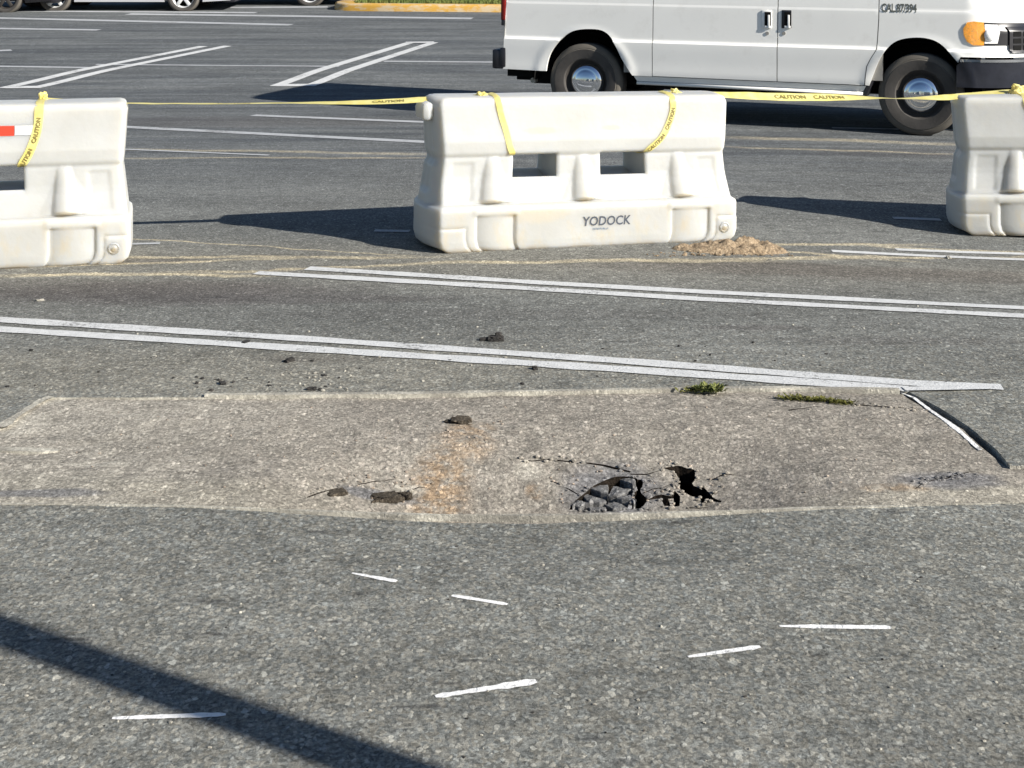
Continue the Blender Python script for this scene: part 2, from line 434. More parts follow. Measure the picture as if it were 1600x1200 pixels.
# ------------------------------------------------------------------ painted markings and edgings
def strip(name, pxs, wd, mat, fn=T, dz=.004, kind='structure', th=0., world=False, jit=0., taper=False, n_sub=.25):
    ps = [Vector(p) if world else at(px, py, fn) for px, py in pxs] if not world else [Vector(p) for p in pxs]
    q_ = [ps[0]]
    for a, b in zip(ps, ps[1:]):
        k = max(1, int((b - a).length / n_sub))
        for j in range(1, k + 1): q_.append(a.lerp(b, j / k))
    vs, fs = [], []
    for i, p in enumerate(q_):
        d = (q_[min(i + 1, len(q_) - 1)] - q_[max(i - 1, 0)]); nrm = Vector((-d.y, d.x)).normalized()
        w_ = wd / 2 * (1 + jit * noise.noise(Vector((p.x * 6, p.y * 6, wd * 50))))
        if taper: w_ *= (.55 + .45 * min(1, 12 * min(i, len(q_) - 1 - i) / len(q_))) * (.8 + .35 * noise.noise(Vector((p.x * 45, p.y * 45, 3))) + .25 * i / len(q_))
        for s_ in (-1, 1):
            x, y = p.x + nrm.x * w_ * s_, p.y + nrm.y * w_ * s_
            vs.append((x, y, fn(x, y) + dz))
    for i in range(len(q_) - 1): fs.append((2 * i, 2 * i + 1, 2 * i + 3, 2 * i + 2))
    if th:
        n0 = len(vs); vs += [(x, y, z - th) for x, y, z in vs[:n0]]
        for i in range(len(q_) - 1):
            fs.append((2 * i, 2 * i + 2, n0 + 2 * i + 2, n0 + 2 * i)); fs.append((2 * i + 1, 2 * i + 3, n0 + 2 * i + 3, n0 + 2 * i + 1))
    o = pymesh(name, vs, fs, mat)
    return tag(o, kind=kind)
for a in ([(-300, 481), (0, 500.5), (500, 532), (1000, 567), (1430, 600), (1566, 606)], [(-300, 496), (0, 515.5), (500, 547.5), (1000, 580), (1420, 609)]):
    strip('parking_line', a, .086, M_PAINT, jit=.30, n_sub=.05)
strip('parking_line', [(1412, 610), (1545, 607.5)], .05, M_PAINT, dz=.007)
for a in ([(480, 420), (850, 443), (1100, 457), (1600, 482), (1900, 497)], [(400, 427), (850, 453), (1100, 468.5), (1600, 494.5), (1900, 510)]):
    strip('parking_line', a, .086, M_PAINT, jit=.30, n_sub=.05)
for a in ([(1400, 390.5), (1600, 397.5), (1800, 404)], [(1300, 393), (1600, 406.5), (1800, 415)]): strip('parking_line', a, .075, M_PAINT)
for a, wd in (([(-50, 186), (200, 199), (660, 222), (900, 233)], .16), ([(395, 180.5), (660, 191), (900, 200)], .15), ([(-50, 228), (200, 234), (420, 243)], .06),
              ([(205, 382), (250, 381)], .05), ([(1395, 341), (1470, 344)], .07), ([(585, 361), (640, 362)], .07), ([(1300, 200), (1500, 204)], .1)):
    strip('parking_line', a, wd, M_PAINT_OLD)
for a in ([(5, 138), (318, 72.5)], [(52, 138), (356, 72)], [(430, 135), (642, 66.5)], [(482, 135), (678, 66.5)]): strip('parking_line', a, .155, M_PAINT, dz=.005)
for a in ([(12, 137.3), (66, 136.8)], [(440, 134.2), (490, 133.8)], [(634, 67), (678, 66.6)]): strip('parking_line', a, .2, M_PAINT, dz=.009)
for a, wd in (([(-60, 103), (140, 106)], .14), ([(150, 101), (530, 104)], .10), ([(600, 96), (790, 97.5)], .14), ([(-60, 82), (18, 78.5)], .2), ([(-60, 44), (155, 47)], .25),
              ([(-60, 27), (455, 39)], .3), ([(200, 22), (738, 29)], .35), ([(30, 17.5), (400, 20)], .3), ([(360, 12), (512, 11)], .35)):
    strip('parking_line', a, wd, M_PAINT_OLD)
for (a, b), wd in ((((550, 896), (620, 909)), .017), (((706, 931), (793, 945)), .018), (((1218, 979), (1392, 981)), .017), (((1075, 1027), (1188, 1011)), .018),
               (((680, 1089), (838, 1065)), .024), (((175, 1123), (353, 1117)), .018)):
    strip('survey_mark', [a, b], wd, M_CHALK, dz=.0015, jit=.7, taper=True, n_sub=.006)
# pale concrete edging round the patch
strip('concrete_edging', [(320, 619.5), (640, 617.5), (900, 613), (1085, 609), (1240, 608.5), (1405, 611)], .026, M_EDGING, dz=.009, th=.02, jit=.6, n_sub=.04)
strip('concrete_edging', [(1402, 612), (1428, 622), (1449, 638), (1478, 658), (1508, 682), (1532, 704)], .018, M_CHALK, P, dz=.002, th=.002, jit=1.0, taper=True, n_sub=.02)
strip('concrete_edging', [(-100, 702), (0, 703.5), (92, 706)], .035, M_EDGING, P, dz=.006, th=.02, jit=.8, taper=True, n_sub=.04)
strip('concrete_edging', [(2, 669), (20, 655), (44, 640), (66, 626), (80, 621)], .035, M_EDGING, dz=.005, jit=1.6, taper=True, n_sub=.03)
def LIP(x, y): return T(x, y)
strip('concrete_edging', [(-260, 784.5), (0, 788), (300, 792), (480, 799), (640, 804.5), (800, 806), (1000, 803), (1150, 798.5), (1400, 791.5), (1600, 786), (1760, 779)], .008, M_EDGING, dz=.003, th=.02, jit=1.8, n_sub=.02)

# ------------------------------------------------------------------ rubble, clods, gravel
def rock(bm, c, s, seed, rot=0., sub=2, amp=.35):
    r = bmesh.ops.create_icosphere(bm, subdivisions=sub, radius=1)
    M = Matrix.Translation(c) @ Matrix.Rotation(rot, 4, 'Z')
    for v in r['verts']:
        k = 1 + amp * noise.noise(v.co * 1.3 + Vector((seed * 7.3, 0, 0))) + amp * .5 * noise.noise(v.co * 3.5 + Vector((seed, 5, 0)))
        c_ = v.co * k
        for ax in range(3): c_[ax] = max(-.72, min(.72, c_[ax]))
        v.co = M @ Vector((c_.x * s[0], c_.y * s[1], c_.z * s[2]))
def clip(poly, p, n):
    out = []
    for i in range(len(poly)):
        a, b = poly[i], poly[(i + 1) % len(poly)]; da, db = (a - p).dot(n), (b - p).dot(n)
        if da <= 0: out.append(a)
        if (da < 0 < db) or (db < 0 < da): out.append(a.lerp(b, da / (da - db)))
    return out
ru = empty('rubble_heap', at(945, 785, P)); tag(ru, 'collapsed blue grey asphalt plates in the sunken pavement beside the black hole', 'rubble')
random.seed(12)
def plate(c2, poly, th, drop, tilt, m):
    """a broken plate of pavement: rough prism over polygon (world xy)"""
    bm = bmesh.new(); n_ = len(poly); ring = []
    for i in range(n_):
        a, b = poly[i], poly[(i + 1) % n_]
        for k in range(3):
            p = a.lerp(b, k / 3); ring.append(p + Vector((random.gauss(0, .0026), random.gauss(0, .0034))))
    z0 = P(c2.x, c2.y) - drop; L = []
    for zz, sc_ in ((0, .93), (-.004, 1.), (-th, .92)):
        L.append([bm.verts.new((p.x * sc_ + c2.x * (1 - sc_) - c2.x, p.y * sc_ + c2.y * (1 - sc_) - c2.y, zz + .003 * noise.noise(Vector((p.x * 60, p.y * 60, zz))))) for p in ring])
    ct = bm.verts.new((0, 0, .004))
    m_ = len(ring)
    for i in range(m_):
        j = (i + 1) % m_; bm.faces.new((L[0][i], L[0][j], ct))
        for k in (0, 1): bm.faces.new((L[k][i], L[k + 1][i], L[k + 1][j], L[k][j]))
    bm.faces.new(L[2]); bmesh.ops.subdivide_edges(bm, edges=[e for e in bm.edges if ct in e.verts], cuts=2)
    for v in bm.verts:
        if abs(v.co.z) < .006 : v.co.z += .004 * noise.noise(Vector((v.co.x + c2.x, v.co.y + c2.y, 0)) * 45)
    o = obj('fragment', bm, m, ru); o.location = Vector((c2.x, c2.y, z0)) - ru.location; o.rotation_euler = tilt; return o
reg = SLAB_HOLE; cells = []
sx0, sx1 = min(p[0] for p in reg), max(p[0] for p in reg); sy0, sy1 = min(p[1] for p in reg), max(p[1] for p in reg)
seeds = []
for _ in range(4000):
    p = Vector((random.uniform(sx0, sx1), random.uniform(sy0, sy1)))
    if inpoly(p, reg) and all(math.hypot(p.x - q_.x, (p.y - q_.y) * .6) > .040 for q_ in seeds): seeds.append(p)
for p in seeds:
    cell = [Vector((sx0, sy0)), Vector((sx1, sy0)), Vector((sx1, sy1)), Vector((sx0, sy1))]
    for q_ in seeds:
        if q_ is not p:
            cell = clip(cell, (p + q_) / 2, (q_ - p))
    cell = [v for v in cell]
    cell = [p + (v - p) * random.uniform(.95, 1.0) for v in cell]
    cell = [v if inpoly(v, reg) else p + (v - p) * .6 for v in cell]
    plate(p, cell, .035, random.uniform(-.001, .005), (random.uniform(-.08, .08), random.uniform(-.07, .07), 0), M_CHUNK)
for (px, py, r_, dr, m) in ((1072, 786, .030, .035, M_PATCH), (1030, 792, .028, .03, M_PATCH), (1090, 778, .018, .03, M_EDGE), (1056, 795, .016, .02, M_EDGE), (1012, 795, .02, .03, M_EDGE), (1070, 757, .016, .07, M_EDGE)):
    c2 = at(px, py, P).to_2d(); n_ = 6
    plate(c2, [c2 + Vector((math.cos(k * 1.047 + random.uniform(-.3, .3)), math.sin(k * 1.047))) * r_ * random.uniform(.7, 1.2) for k in range(n_)], .03, dr, (random.uniform(-.4, .1), random.uniform(-.3, .3), 0), m)
cl = [(775, 532, .055, .035, .020, M_CLOD, 'flat black clod lying alone between the two pairs of white lines'),
      (384, 536, .030, .020, .010, M_CLOD, 'small black clod lying inside the nearer pair of white lines'),
      (348, 600, .026, .018, .010, M_CLOD, 'small dark clod on the asphalt above the left of the sunken patch'),
      (487, 609, .028, .02, .010, M_CLOD, 'dark clod among brown grit just above the concrete edging'),
      (452, 565, .035, .020, .014, M_CLOD, 'thin dark crumb below the nearer pair of white lines'),
      (836, 577, .022, .016, .012, M_CLOD, 'tiny dark crumb at the lower edge of the nearer white lines'),
      (1203, 407, .020, .014, .010, M_EDGING, 'tiny pale chip on dark asphalt below the sand heap'),
      (62, 470, .030, .018, .008, M_EDGING, 'white chip on asphalt left of the dark oil stain'),
      (1482, 404, .026, .018, .014, M_EDGING, 'pale chip beside the white lines below the right barrier')]
for k, (px, py, sx, sy, sz, m, lb) in enumerate(cl):
    bm = bmesh.new(); rock(bm, (0, 0, sz * .4), (sx * .85, sy * .85, sz * .75), k + 31, k, 3, .7)
    if k == 0: rock(bm, (-.045, .004, .006), (.035, .02, .008), 77, 0, 2, .6); rock(bm, (.01, .01, .02), (.02, .018, .016), 78, 0, 2, .6)
    o = obj('asphalt_clod' if m is M_CLOD else 'stone_chip', bm, m); o.location = at(px, py); tag(o, lb, 'clod' if m is M_CLOD else 'chip')
M_LUMP = M_PIT
for k, (px, py, sx, sy, sz, lb) in enumerate(((721, 659, .050, .045, .016, 'dark brown lump of asphalt on the upper middle of the sunken patch'),
                                          (603, 778, .074, .044, .015, 'largest dark brown lump by the near lip of the sunken patch'),
                                          (524, 770, .044, .03, .008, 'small flat dark lump at the left end of the lumps by the near lip'))):
    bm = bmesh.new(); rock(bm, (0, 0, sz * .05), (sx, sy, sz), k + 51, .3 * k, 4, .75)
    if k == 1: rock(bm, (.062, .01, .002), (.018, .025, .014), 61, 1, 3, .7)
    if k == 0: rock(bm, (-.045, .0, 0), (.022, .016, .007), 62, 1, 3, .7)
    for v in bm.verts: v.co += v.co.normalized() * .004 * noise.noise(v.co * 90)
    o = obj('asphalt_lump', bm, M_LUMP); o.location = at(px, py, P); tag(o, lb, 'lump')
def scatter(name, regions, m, fn, seed):
    random.seed(seed); vs, fs = [], []
    base = bmesh.new(); bmesh.ops.create_icosphere(base, subdivisions=1, radius=1)
    bv = [v.co.copy() for v in base.verts]; bf = [[v.index for v in f_.verts] for f_ in base.faces]; base.free()
    for (x0, y0, x1, y1, n, s) in regions:
        for _ in range(n):
            p = at(random.uniform(x0, x1), random.uniform(y0, y1), fn)
            if any(inpoly((p.x, p.y), h_) for h_ in HOLES + PITS): continue
            r_ = s * random.uniform(.5, 1.4); n0 = len(vs); sd = random.random() * 50
            a, b = random.uniform(.7, 1.4), random.uniform(.4, .8)
            for v in bv:
                k = 1 + .5 * noise.noise(v + Vector((sd, 0, 0))); vs.append((p.x + v.x * r_ * a * k, p.y + v.y * r_ * k, p.z + r_ * .3 + v.z * r_ * b * k))
            fs += [[i + n0 for i in f_] for f_ in bf]
    return tag(pymesh(name, vs, fs, m), kind='stuff')
tag(scatter('loose_gravel', [(0, 820, 1600, 1190, 120, .0035), (450, 580, 560, 612, 24, .006), (0, 500, 1600, 610, 50, .005), (600, 420, 1600, 600, 30, .005)], M_EDGING, T, 5),
    'pale gravel crumbs strewn over the asphalt', 'gravel')
tag(scatter('dark_grit', [(430, 535, 1500, 605, 26, .006), (300, 585, 520, 612, 18, .007), (0, 540, 400, 610, 10, .006), (0, 850, 1600, 1190, 30, .003)], M_CLOD, T, 6),
    'dark grit strewn near the white double lines', 'grit')
tag(scatter('patch_gravel', [(520, 735, 690, 785, 30, .0045), (690, 668, 760, 700, 22, .005), (860, 720, 1120, 790, 50, .005), (100, 630, 1450, 770, 90, .0035)], M_EDGE, P, 7),
    'pinkish crumbs lying on the sunken patch round its holes', 'gravel')
random.seed(15); v0, f0_ = [], []
_b = bmesh.new(); bmesh.ops.create_icosphere(_b, subdivisions=1, radius=1); bv = [v.co.copy() for v in _b.verts]; bf = [[v.index for v in f_.verts] for f_ in _b.faces]; _b.free()
for h_ in HOLES + PITS:
    for k in range(0, len(h_)):
        for _ in range(1 if len(h_) < 20 else 2):
            if random.random() < .45: continue
            p = Vector(h_[k]) + Vector((random.gauss(0, .010), random.gauss(0, .012)))
            ins = any(inpoly(p, g_) for g_ in HOLES); pit = any(inpoly(p, g_) for g_ in PITS)
            if ins: continue
            r_ = random.uniform(.0025, .0075); n0 = len(v0); z = P(p.x, p.y) - (.018 if pit else 0)
            for v in bv: v0.append((p.x + v.x * r_ * 1.3, p.y + v.y * r_, z + r_ * .4 + v.z * r_ * .8 + .002 * noise.noise(v * 2 + Vector((k, 0, 0)))))
            f0_ += [[i + n0 for i in f_] for f_ in bf]
tag(pymesh('rim_crumbs', v0, f0_, M_PATCH), 'crumbs broken off round the edges of the holes', 'crumbs', kind='stuff')
# sand heap by the middle barrier
q = N('damp_sand'); f, h, rnd = grain(q, .8); q.bump(q.noise(60, 5, .7), .02)
M_SAND = q.fin(q.gain(q.mix(rnd, (.27, .20, .13), (.36, .28, .19)), f), .95, 0, .2)
c = at(1140, 391); vs, fs = [], []
for j in range(41):
    for i in range(91):
        x = -.36 + .72 * i / 90; y = -.13 + .26 * j / 40
        r2 = (x / .33) ** 2 + (y / .12) ** 2; skew = .6 + .5 * ss((x + .3) / .5)
        h_ = max(0, 1 - r2) ** .6 * .055 * skew * (1 + .8 * noise.noise(Vector((x * 16, y * 16, 2)))) + .014 * abs(noise.noise(Vector((x * 40, y * 40, 2)))) * (1 if r2 < .95 else 0)
        vs.append((c.x + x, c.y + y, T(c.x + x, c.y + y) + h_ - .003))
for j in range(40):
    for i in range(90): a = j * 91 + i; fs.append((a, a + 1, a + 92, a + 91))
tag(pymesh('sand_heap', vs, fs, M_SAND, smooth=True), 'small heap of clumpy brown sand at the right foot of the middle barrier', 'sand heap')
tag(scatter('sand_crumbs', [(1068, 384, 1205, 400, 90, .012), (1010, 395, 1240, 401, 60, .006)], M_SAND, T, 9), 'crumbs of brown sand round the sand heap', 'sand', kind='stuff')

# weeds
q = N('weed_leaf'); M_WEED = q.fin(q.mix(q.mapr(q.noise(45, 2), .35, .65), (.05, .075, .02), (.22, .23, .08)), .8, 0, .2)
q = N('moss'); M_MOSS = q.fin(q.mix(q.mapr(q.noise(60, 3), .35, .65), (.045, .055, .018), (.19, .18, .05)), .9, 0, .1)
def weed(name, pts_, n, ln, hgt, m, lb, cat, seed):
    random.seed(seed); bm = bmesh.new(); o0 = pts_[len(pts_) // 2]
    for k in range(n):
        t = random.random() * (len(pts_) - 1); i = int(t); b = pts_[i].lerp(pts_[min(i + 1, len(pts_) - 1)], t - i) - o0
        b += Vector((random.gauss(0, .014), random.gauss(0, .013), 0)); a = random.uniform(0, 6.28); L = ln * random.uniform(.5, 1.3); up = hgt * random.uniform(.3, 1.2)
        d = Vector((math.cos(a), math.sin(a), 0)); s_ = Vector((-d.y, d.x, 0)) * L * random.uniform(.15, .3)
        v = [bm.verts.new(b), bm.verts.new(b + d * L * .5 + s_ + Vector((0, 0, up * .7))), bm.verts.new(b + d * L + Vector((0, 0, up))), bm.verts.new(b + d * L * .5 - s_ + Vector((0, 0, up * .7)))]
        bm.faces.new(v)
    o = obj(name, bm, m); o.location = o0; return tag(o, lb, cat)
weed('weed_tuft', [at(1092, 611), at(1105, 612), at(1124, 612)], 130, .032, .026, M_WEED, 'small green leafy weed growing from the joint above the sunken patch', 'weed', 3)
weed('moss_strip', [at(1222, 623, P), at(1262, 625, P), at(1300, 628, P), at(1332, 631, P)], 420, .018, .012, M_MOSS, 'low strip of olive moss in the joint at the upper right of the patch', 'moss', 4)
weed('dry_weed', [at(1072, 612), at(1085, 611)], 40, .02, .015, M_MOSS, 'dry brownish sprig just left of the green weed', 'weed', 8)

# ------------------------------------------------------------------ water barrier
BL, BH = 1.80, .845
def prof(z):
    pts_ = [(0, .262), (.012, .272), (.06, .275), (.225, .275), (.245, .268), (.253, .236), (.27, .226), (.31, .210), (.375, .186), (.41, .179), (.50, .175), (.515, .172), (.535, .186), (.60, .191), (.70, .178), (.81, .166), (.833, .158), (.843, .140), (.845, .125)]
    for (z0, t0), (z1, t1) in zip(pts_, pts_[1:]):
        if z <= z1: return t0 + (t1 - t0) * (z - z0) / (z1 - z0)
    return pts_[-1][1]
def pe(z):      # end inset by height
    pts_ = [(0, .05), (.03, .012), (.07, 0), (.235, 0), (.255, .018), (.50, .045), (.55, .040), (.80, .022), (.835, .034), (.845, .055)]
    for (z0, t0), (z1, t1) in zip(pts_, pts_[1:]):
        if z <= z1: return t0 + (t1 - t0) * (z - z0) / (z1 - z0)
    return pts_[-1][1]
def sm(a, b, x): return ss((x - a) / (b - a))
def feat(u, z):
    d = 0.
    for c_ in (.305, .865, 1.485):                         # three cone buttresses under the waist
        if .262 < z < .52:
            k = (.52 - z) / .258; r_ = .032 + .044 * k ** .8; a = (u - c_) / r_
            if abs(a) < 1: d += .036 * k ** .6 * math.sqrt(1 - a * a) * (1 if z > .285 else sm(.262, .285, z))
            r2 = .02 + .135 * k; b = (u - c_ - r_ * .15) / r2   # wider fillet
            if abs(b) < 1: d += .020 * k * (1 - abs(b)) ** .8
    # sloping face panels framed near the ends
    if .27 < z < .49:
        for u0, u1 in ((.055, .185), (1.61, 1.725)):
            d -= .006 * sm(u0 - .012, u0 + .018, u) * sm(u1 + .018, u1 - .012, u) * sm(.27, .285, z) * sm(.49, .475, z)
    for u0, u1 in ((.215, .445), (1.385, 1.625)):          # recessed fork pockets in the base, round inside
        mu = (u0 + u1) / 2; hw = (u1 - u0) / 2
        m = sm(u0 - .004, u0 + .012, u) * sm(u1 + .004, u1 - .012, u) * sm(.205, .192, z)
        if m > 0: a = (u - mu) / hw; d -= m * (.026 - .026 * max(0, 1 - a * a) ** .6)
        m2 = sm(u0 - .03, u0, u) * sm(u1 + .03, u1, u) * sm(.25, .235, z) * sm(.195, .21, z); d += .006 * m2
    for u0, u1, zt in ((-.1, .155, .135), (1.665, 1.9, .150)):   # corner pads
        e = min(zt - z, (u1 - u) if u0 < 0 else (u - u0))
        d -= .006 * math.exp(-(e / .007) ** 2) * (1 if e > -.02 else 0)
        d += .004 * sm(-.004, .008, e)
    d += .0035 * noise.noise(Vector((u * 3, z * 4, 1)))
    return d
WIN = [(.432, .705), (.982, 1.270)]; WZ = (.396, .522)
us = sorted({round(i * BL / 216, 5) for i in range(217)} | {a for w_ in WIN for a in w_}); zs = sorted({round(i * BH / 100, 5) for i in range(101)} | set(WZ) | {.845})
us = [u for i, u in enumerate(us) if u in {a for w_ in WIN for a in w_} or all(abs(u - a) > .0035 for w_ in WIN for a in w_)]
zs = [z for z in zs if z in WZ or all(abs(z - a) > .0035 for a in WZ)]
if zs[-1] < BH: zs.append(BH)
nu, nz = len(us), len(zs)
vs, fs = [], []
for side in (-1, 1):
    for j, z in enumerate(zs):
        e = pe(z)
        for i, u in enumerate(us):
            uu = e + (BL - 2 * e) * u / BL
            uf = u if side < 0 else BL - u
            t_ = prof(z) + feat(u if side < 0 else u, z)
            rc = .022                                            # rounded vertical corners
            dd = min(u, BL - u)
            if dd < rc: t_ -= rc * (1 - math.sqrt(max(0, 1 - ((rc - dd) / rc) ** 2))) * .8
            # window lips rounded inwards
            for a, b in WIN:
                du = max(a - u, u - b, 0); dz_ = max(WZ[0] - z, z - WZ[1], 0); r_ = math.hypot(du, dz_)
                if r_ < .012: t_ -= .010 * (1 - r_ / .012) ** 2
            vs.append((uu, side * t_, z))
def vid(s_, i, j): return s_ * nu * nz + j * nu + i
iw = [(us.index(a), us.index(b)) for a, b in WIN]; jw = (zs.index(WZ[0]), zs.index(WZ[1]))
for s_ in (0, 1):
    for j in range(nz - 1):
        for i in range(nu - 1):
            if any(a <= i < b for a, b in iw) and jw[0] <= j < jw[1]: continue
            f_ = [vid(s_, i, j), vid(s_, i + 1, j), vid(s_, i + 1, j + 1), vid(s_, i, j + 1)]
            fs.append(f_ if s_ == 0 else f_[::-1])
def bridge(loop, nseg, fn=None, close=True):
    """join matching front/back vertices of a loop of (i,j)"""
    rows = []
    for (i, j) in loop:
        a, b = vs[vid(0, i, j)], vs[vid(1, i, j)]; r_ = [vid(0, i, j)]
        for k in range(1, nseg):
            t_ = k / nseg; p = [a[m] + (b[m] - a[m]) * t_ for m in range(3)]
            if fn: p = fn(p, t_, i, j)
            r_.append(len(vs)); vs.append(tuple(p))
        r_.append(vid(1, i, j)); rows.append(r_)
    n_ = len(rows)
    for m in range(n_ if close else n_ - 1):
        A, B = rows[m], rows[(m + 1) % n_]
        for k in range(nseg): fs.append([A[k], A[k + 1], B[k + 1], B[k]])
def endfn(p, t_, i, j):
    z = zs[j]; v = abs(2 * t_ - 1); k = (1 - v ** 2.2)
    bulge = .055 * k * sm(.0, .03, z) * (1 - .35 * sm(.45, .5, z) + .2 * sm(.5, .55, z))
    if .30 < z < .80 : bulge -= .02 * sm(.55, .35, v) * sm(.30, .34, z) * sm(.80, .76, z) # groove
    if i == 0: p[0] -= bulge
    elif i == nu - 1: p[0] += bulge * .12
    if j == nz - 1: p[2] += .004 * k
    return p
def winfn(p, t_, i, j):                                          # throat narrower than the mouth
    k = 1 - abs(2 * t_ - 1) ** 3
    for a, b in iw:
        if i == a: p[0] += .010 * k
        if i == b: p[0] += .020 * k
    if j == jw[0]: p[2] -= .034 * k
    return p
outer_loop = [(i, 0) for i in range(nu)] + [(nu - 1, j) for j in range(1, nz)] + [(i, nz - 1) for i in range(nu - 2, -1, -1)] + [(0, j) for j in range(nz - 2, 0, -1)]
bridge(outer_loop, 14, endfn)
for a, b in iw:
    lp = [(i, jw[0]) for i in range(a, b + 1)] + [(b, j) for j in range(jw[0] + 1, jw[1] + 1)] + [(i, jw[1]) for i in range(b - 1, a - 1, -1)] + [(a, j) for j in range(jw[1] - 1, jw[0], -1)]
    bridge(lp[::-1], 8, winfn)
q = N('white_polyethylene')
tc = q.n('TexCoord').outputs['Object']
sep = q.n('SeparateXYZ'); q.t.links.new(tc, sep.inputs[0])
col = q.mix(q.mapr(q.noise(2.3, 4, .6, vec=tc), .35, .7), (.485, .49, .475), (.43, .43, .41))
dirt = q.math('MULTIPLY', q.mapr(q.noise(7, 5, .7, vec=q.scale(tc, (1, 1, .5))), .52, .68), q.mapr(sep.outputs[2], .34, .12))
col = q.mix(q.math('MULTIPLY', dirt, .55), col, (.50, .43, .30))
drt = q.math('MULTIPLY', q.mapr(sep.outputs[2], .035, .0), q.mapr(q.noise(9, 4, .6, vec=tc), .35, .6))
col = q.mix(q.math('MULTIPLY', drt, .7), col, (.36, .27, .15))
sct = q.mapr(q.noise(5, 4, .7, vec=q.scale(tc, (2.2, 1, 7))), .64, .72)
col = q.mix(q.math('MULTIPLY', sct, .30), col, (.50, .46, .38))
for u0, z0, ru, rz in ((.62, .655, .10, .018), (1.04, .665, .06, .014), (.56, .20, .16, .05), (.30, .275, .07, .014), (.87, .28, .04, .04), (1.48, .275, .05, .015)):
    wbn = q.math('MULTIPLY', q.math('SUBTRACT', q.noise(14, 4, .7, vec=tc), .5), 2.4)
    m = ell_mask(q, sep.outputs[0], sep.outputs[2], wbn, (u0, z0), ru, rz, .8)
    col = q.mix(q.math('MULTIPLY', m, .55), col, (.50, .45, .35))
q.bump(q.noise(24, 3, .5, vec=tc), .0016)
M_POLY = q.fin(col, .42, 0, .4, **{'Subsurface Weight': .85, 'Subsurface Radius': (.14, .12, .09), 'Subsurface Scale': 1.})
M_RED = plain('red_reflective', (.62, .045, .02), .45, var=.08); M_SILV = plain('white_reflective', (.55, .56, .56), .5, var=.05)
M_BLACKPRINT = plain('black_print', (.06, .07, .09), .7, var=.1)
def text_mesh(txt, size, shear=0., bold=0.):
    cu = bpy.data.curves.new('t', 'FONT'); cu.body = txt; cu.size = size; cu.shear = shear; cu.offset = bold; cu.extrude = 0; cu.resolution_u = 3
    o = bpy.data.objects.new('t', cu); C.objects.link(o)
    dg = bpy.context.evaluated_depsgraph_get(); me = bpy.data.meshes.new_from_object(o.evaluated_get(dg))
    bpy.data.objects.remove(o); bm = bmesh.new(); bm.from_mesh(me); bpy.data.meshes.remove(me)
    return bm
def surf(u, z):
    return prof(z) + feat(u, z)
def make_barrier(name, loc, yaw, tilt, label):
    b = empty(name, loc, (0, tilt, yaw)); tag(b, label, 'barrier', 'white plastic water barriers across the lot')
    return b
bar0 = make_barrier('water_barrier', (0, 0, 0), 0, 0, 'whole white plastic barrier in the middle with black lettering on its base')
body = pymesh('body', vs, fs, M_POLY, bar0, smooth=True, sharp=50)
# couplers on the left end, plugs
bm = bmesh.new(); box(bm, (-.026, -.02, .765), (.075, .20, .11), .035); cp = obj('coupler', bm, M_POLY, bar0, True, 40)
def disc(u, z, r_, dep=.010):
    v_, f_ = lathe([(0, -dep), (r_ * .45, -dep), (r_ * .55, -dep * .5), (r_ * .75, -dep * .5), (r_ * .85, -dep), (r_, -dep * .7), (r_, .01)], 32)
    o = pymesh('drain_plug', v_, f_, M_POLY, bar0, smooth=True, sharp=50); o.location = (u, -(surf(u, z)) - .001, z); return o
dp = disc(1.715, .085, .030, .007)

xf = Vector(((685 - 800) / F * 8.05, 8.05))
YC = R(17.5)
def place(frontleft, yaw):      # world xy of the barrier's origin from its front left base corner
    return Vector((frontleft.x - math.sin(yaw) * .275, frontleft.y + math.cos(yaw) * .275))
o_ = place(xf, YC); e2 = o_ + Vector((math.cos(YC), math.sin(YC))) * BL
bar0.location = (o_.x, o_.y, T(o_.x, o_.y)); bar0.rotation_euler = (0, math.asin((T(o_.x, o_.y) - T(e2.x, e2.y)) / BL), YC)
kids = [body, dp]
def dup(label, fl, yaw):
    b = bar0.copy(); C.objects.link(b); o1 = place(fl, yaw); e1 = o1 + Vector((math.cos(yaw), math.sin(yaw))) * BL
    b.location = (o1.x, o1.y, T(o1.x, o1.y)); b.rotation_euler = (0, math.asin((T(o1.x, o1.y) - T(e1.x, e1.y)) / BL), yaw); b['label'] = label
    for k in kids:
        c_ = k.copy(); C.objects.link(c_); c_.parent = b
    return b
YL = R(13.5); er = Vector(((204 - 800) / F * 7.80, 7.80)); fl = er - Vector((math.cos(YL), math.sin(YL))) * BL
barL = dup('white plastic barrier at the left edge with a red and white reflective strip', fl, YL)
YR = R(-8); barR = dup('white plastic barrier cut off by the right edge, beside the van front wheel', Vector(((1506 - 800) / F * 9.08, 9.08)), YR)
bm = text_mesh('YODOCK', .072, .12, .0015)
for v in bm.verts: v.co = Vector((.835 + v.co.x * .92, -(surf(.95, .15) + .0025), .125 + v.co.y))
obj('lettering', bm, M_BLACKPRINT, bar0)
random.seed(33); bm = bmesh.new()                          # the line too small to read under the name
for k in range(11):
    u = .898 + k * .0088; w_ = random.uniform(.0045, .0075); z_ = .098 + random.uniform(0, .003); yv = -(surf(.95, .15) + .0025)
    bm.faces.new([bm.verts.new(p) for p in ((u, yv, z_), (u + w_, yv, z_ + .001), (u + w_ * .9, yv, z_ + .010), (u + .001, yv, z_ + .011))])
tag(obj('printed_line', bm, plain('blue_grey_print', (.16, .20, .25), .7), bar0), kind='stuff')
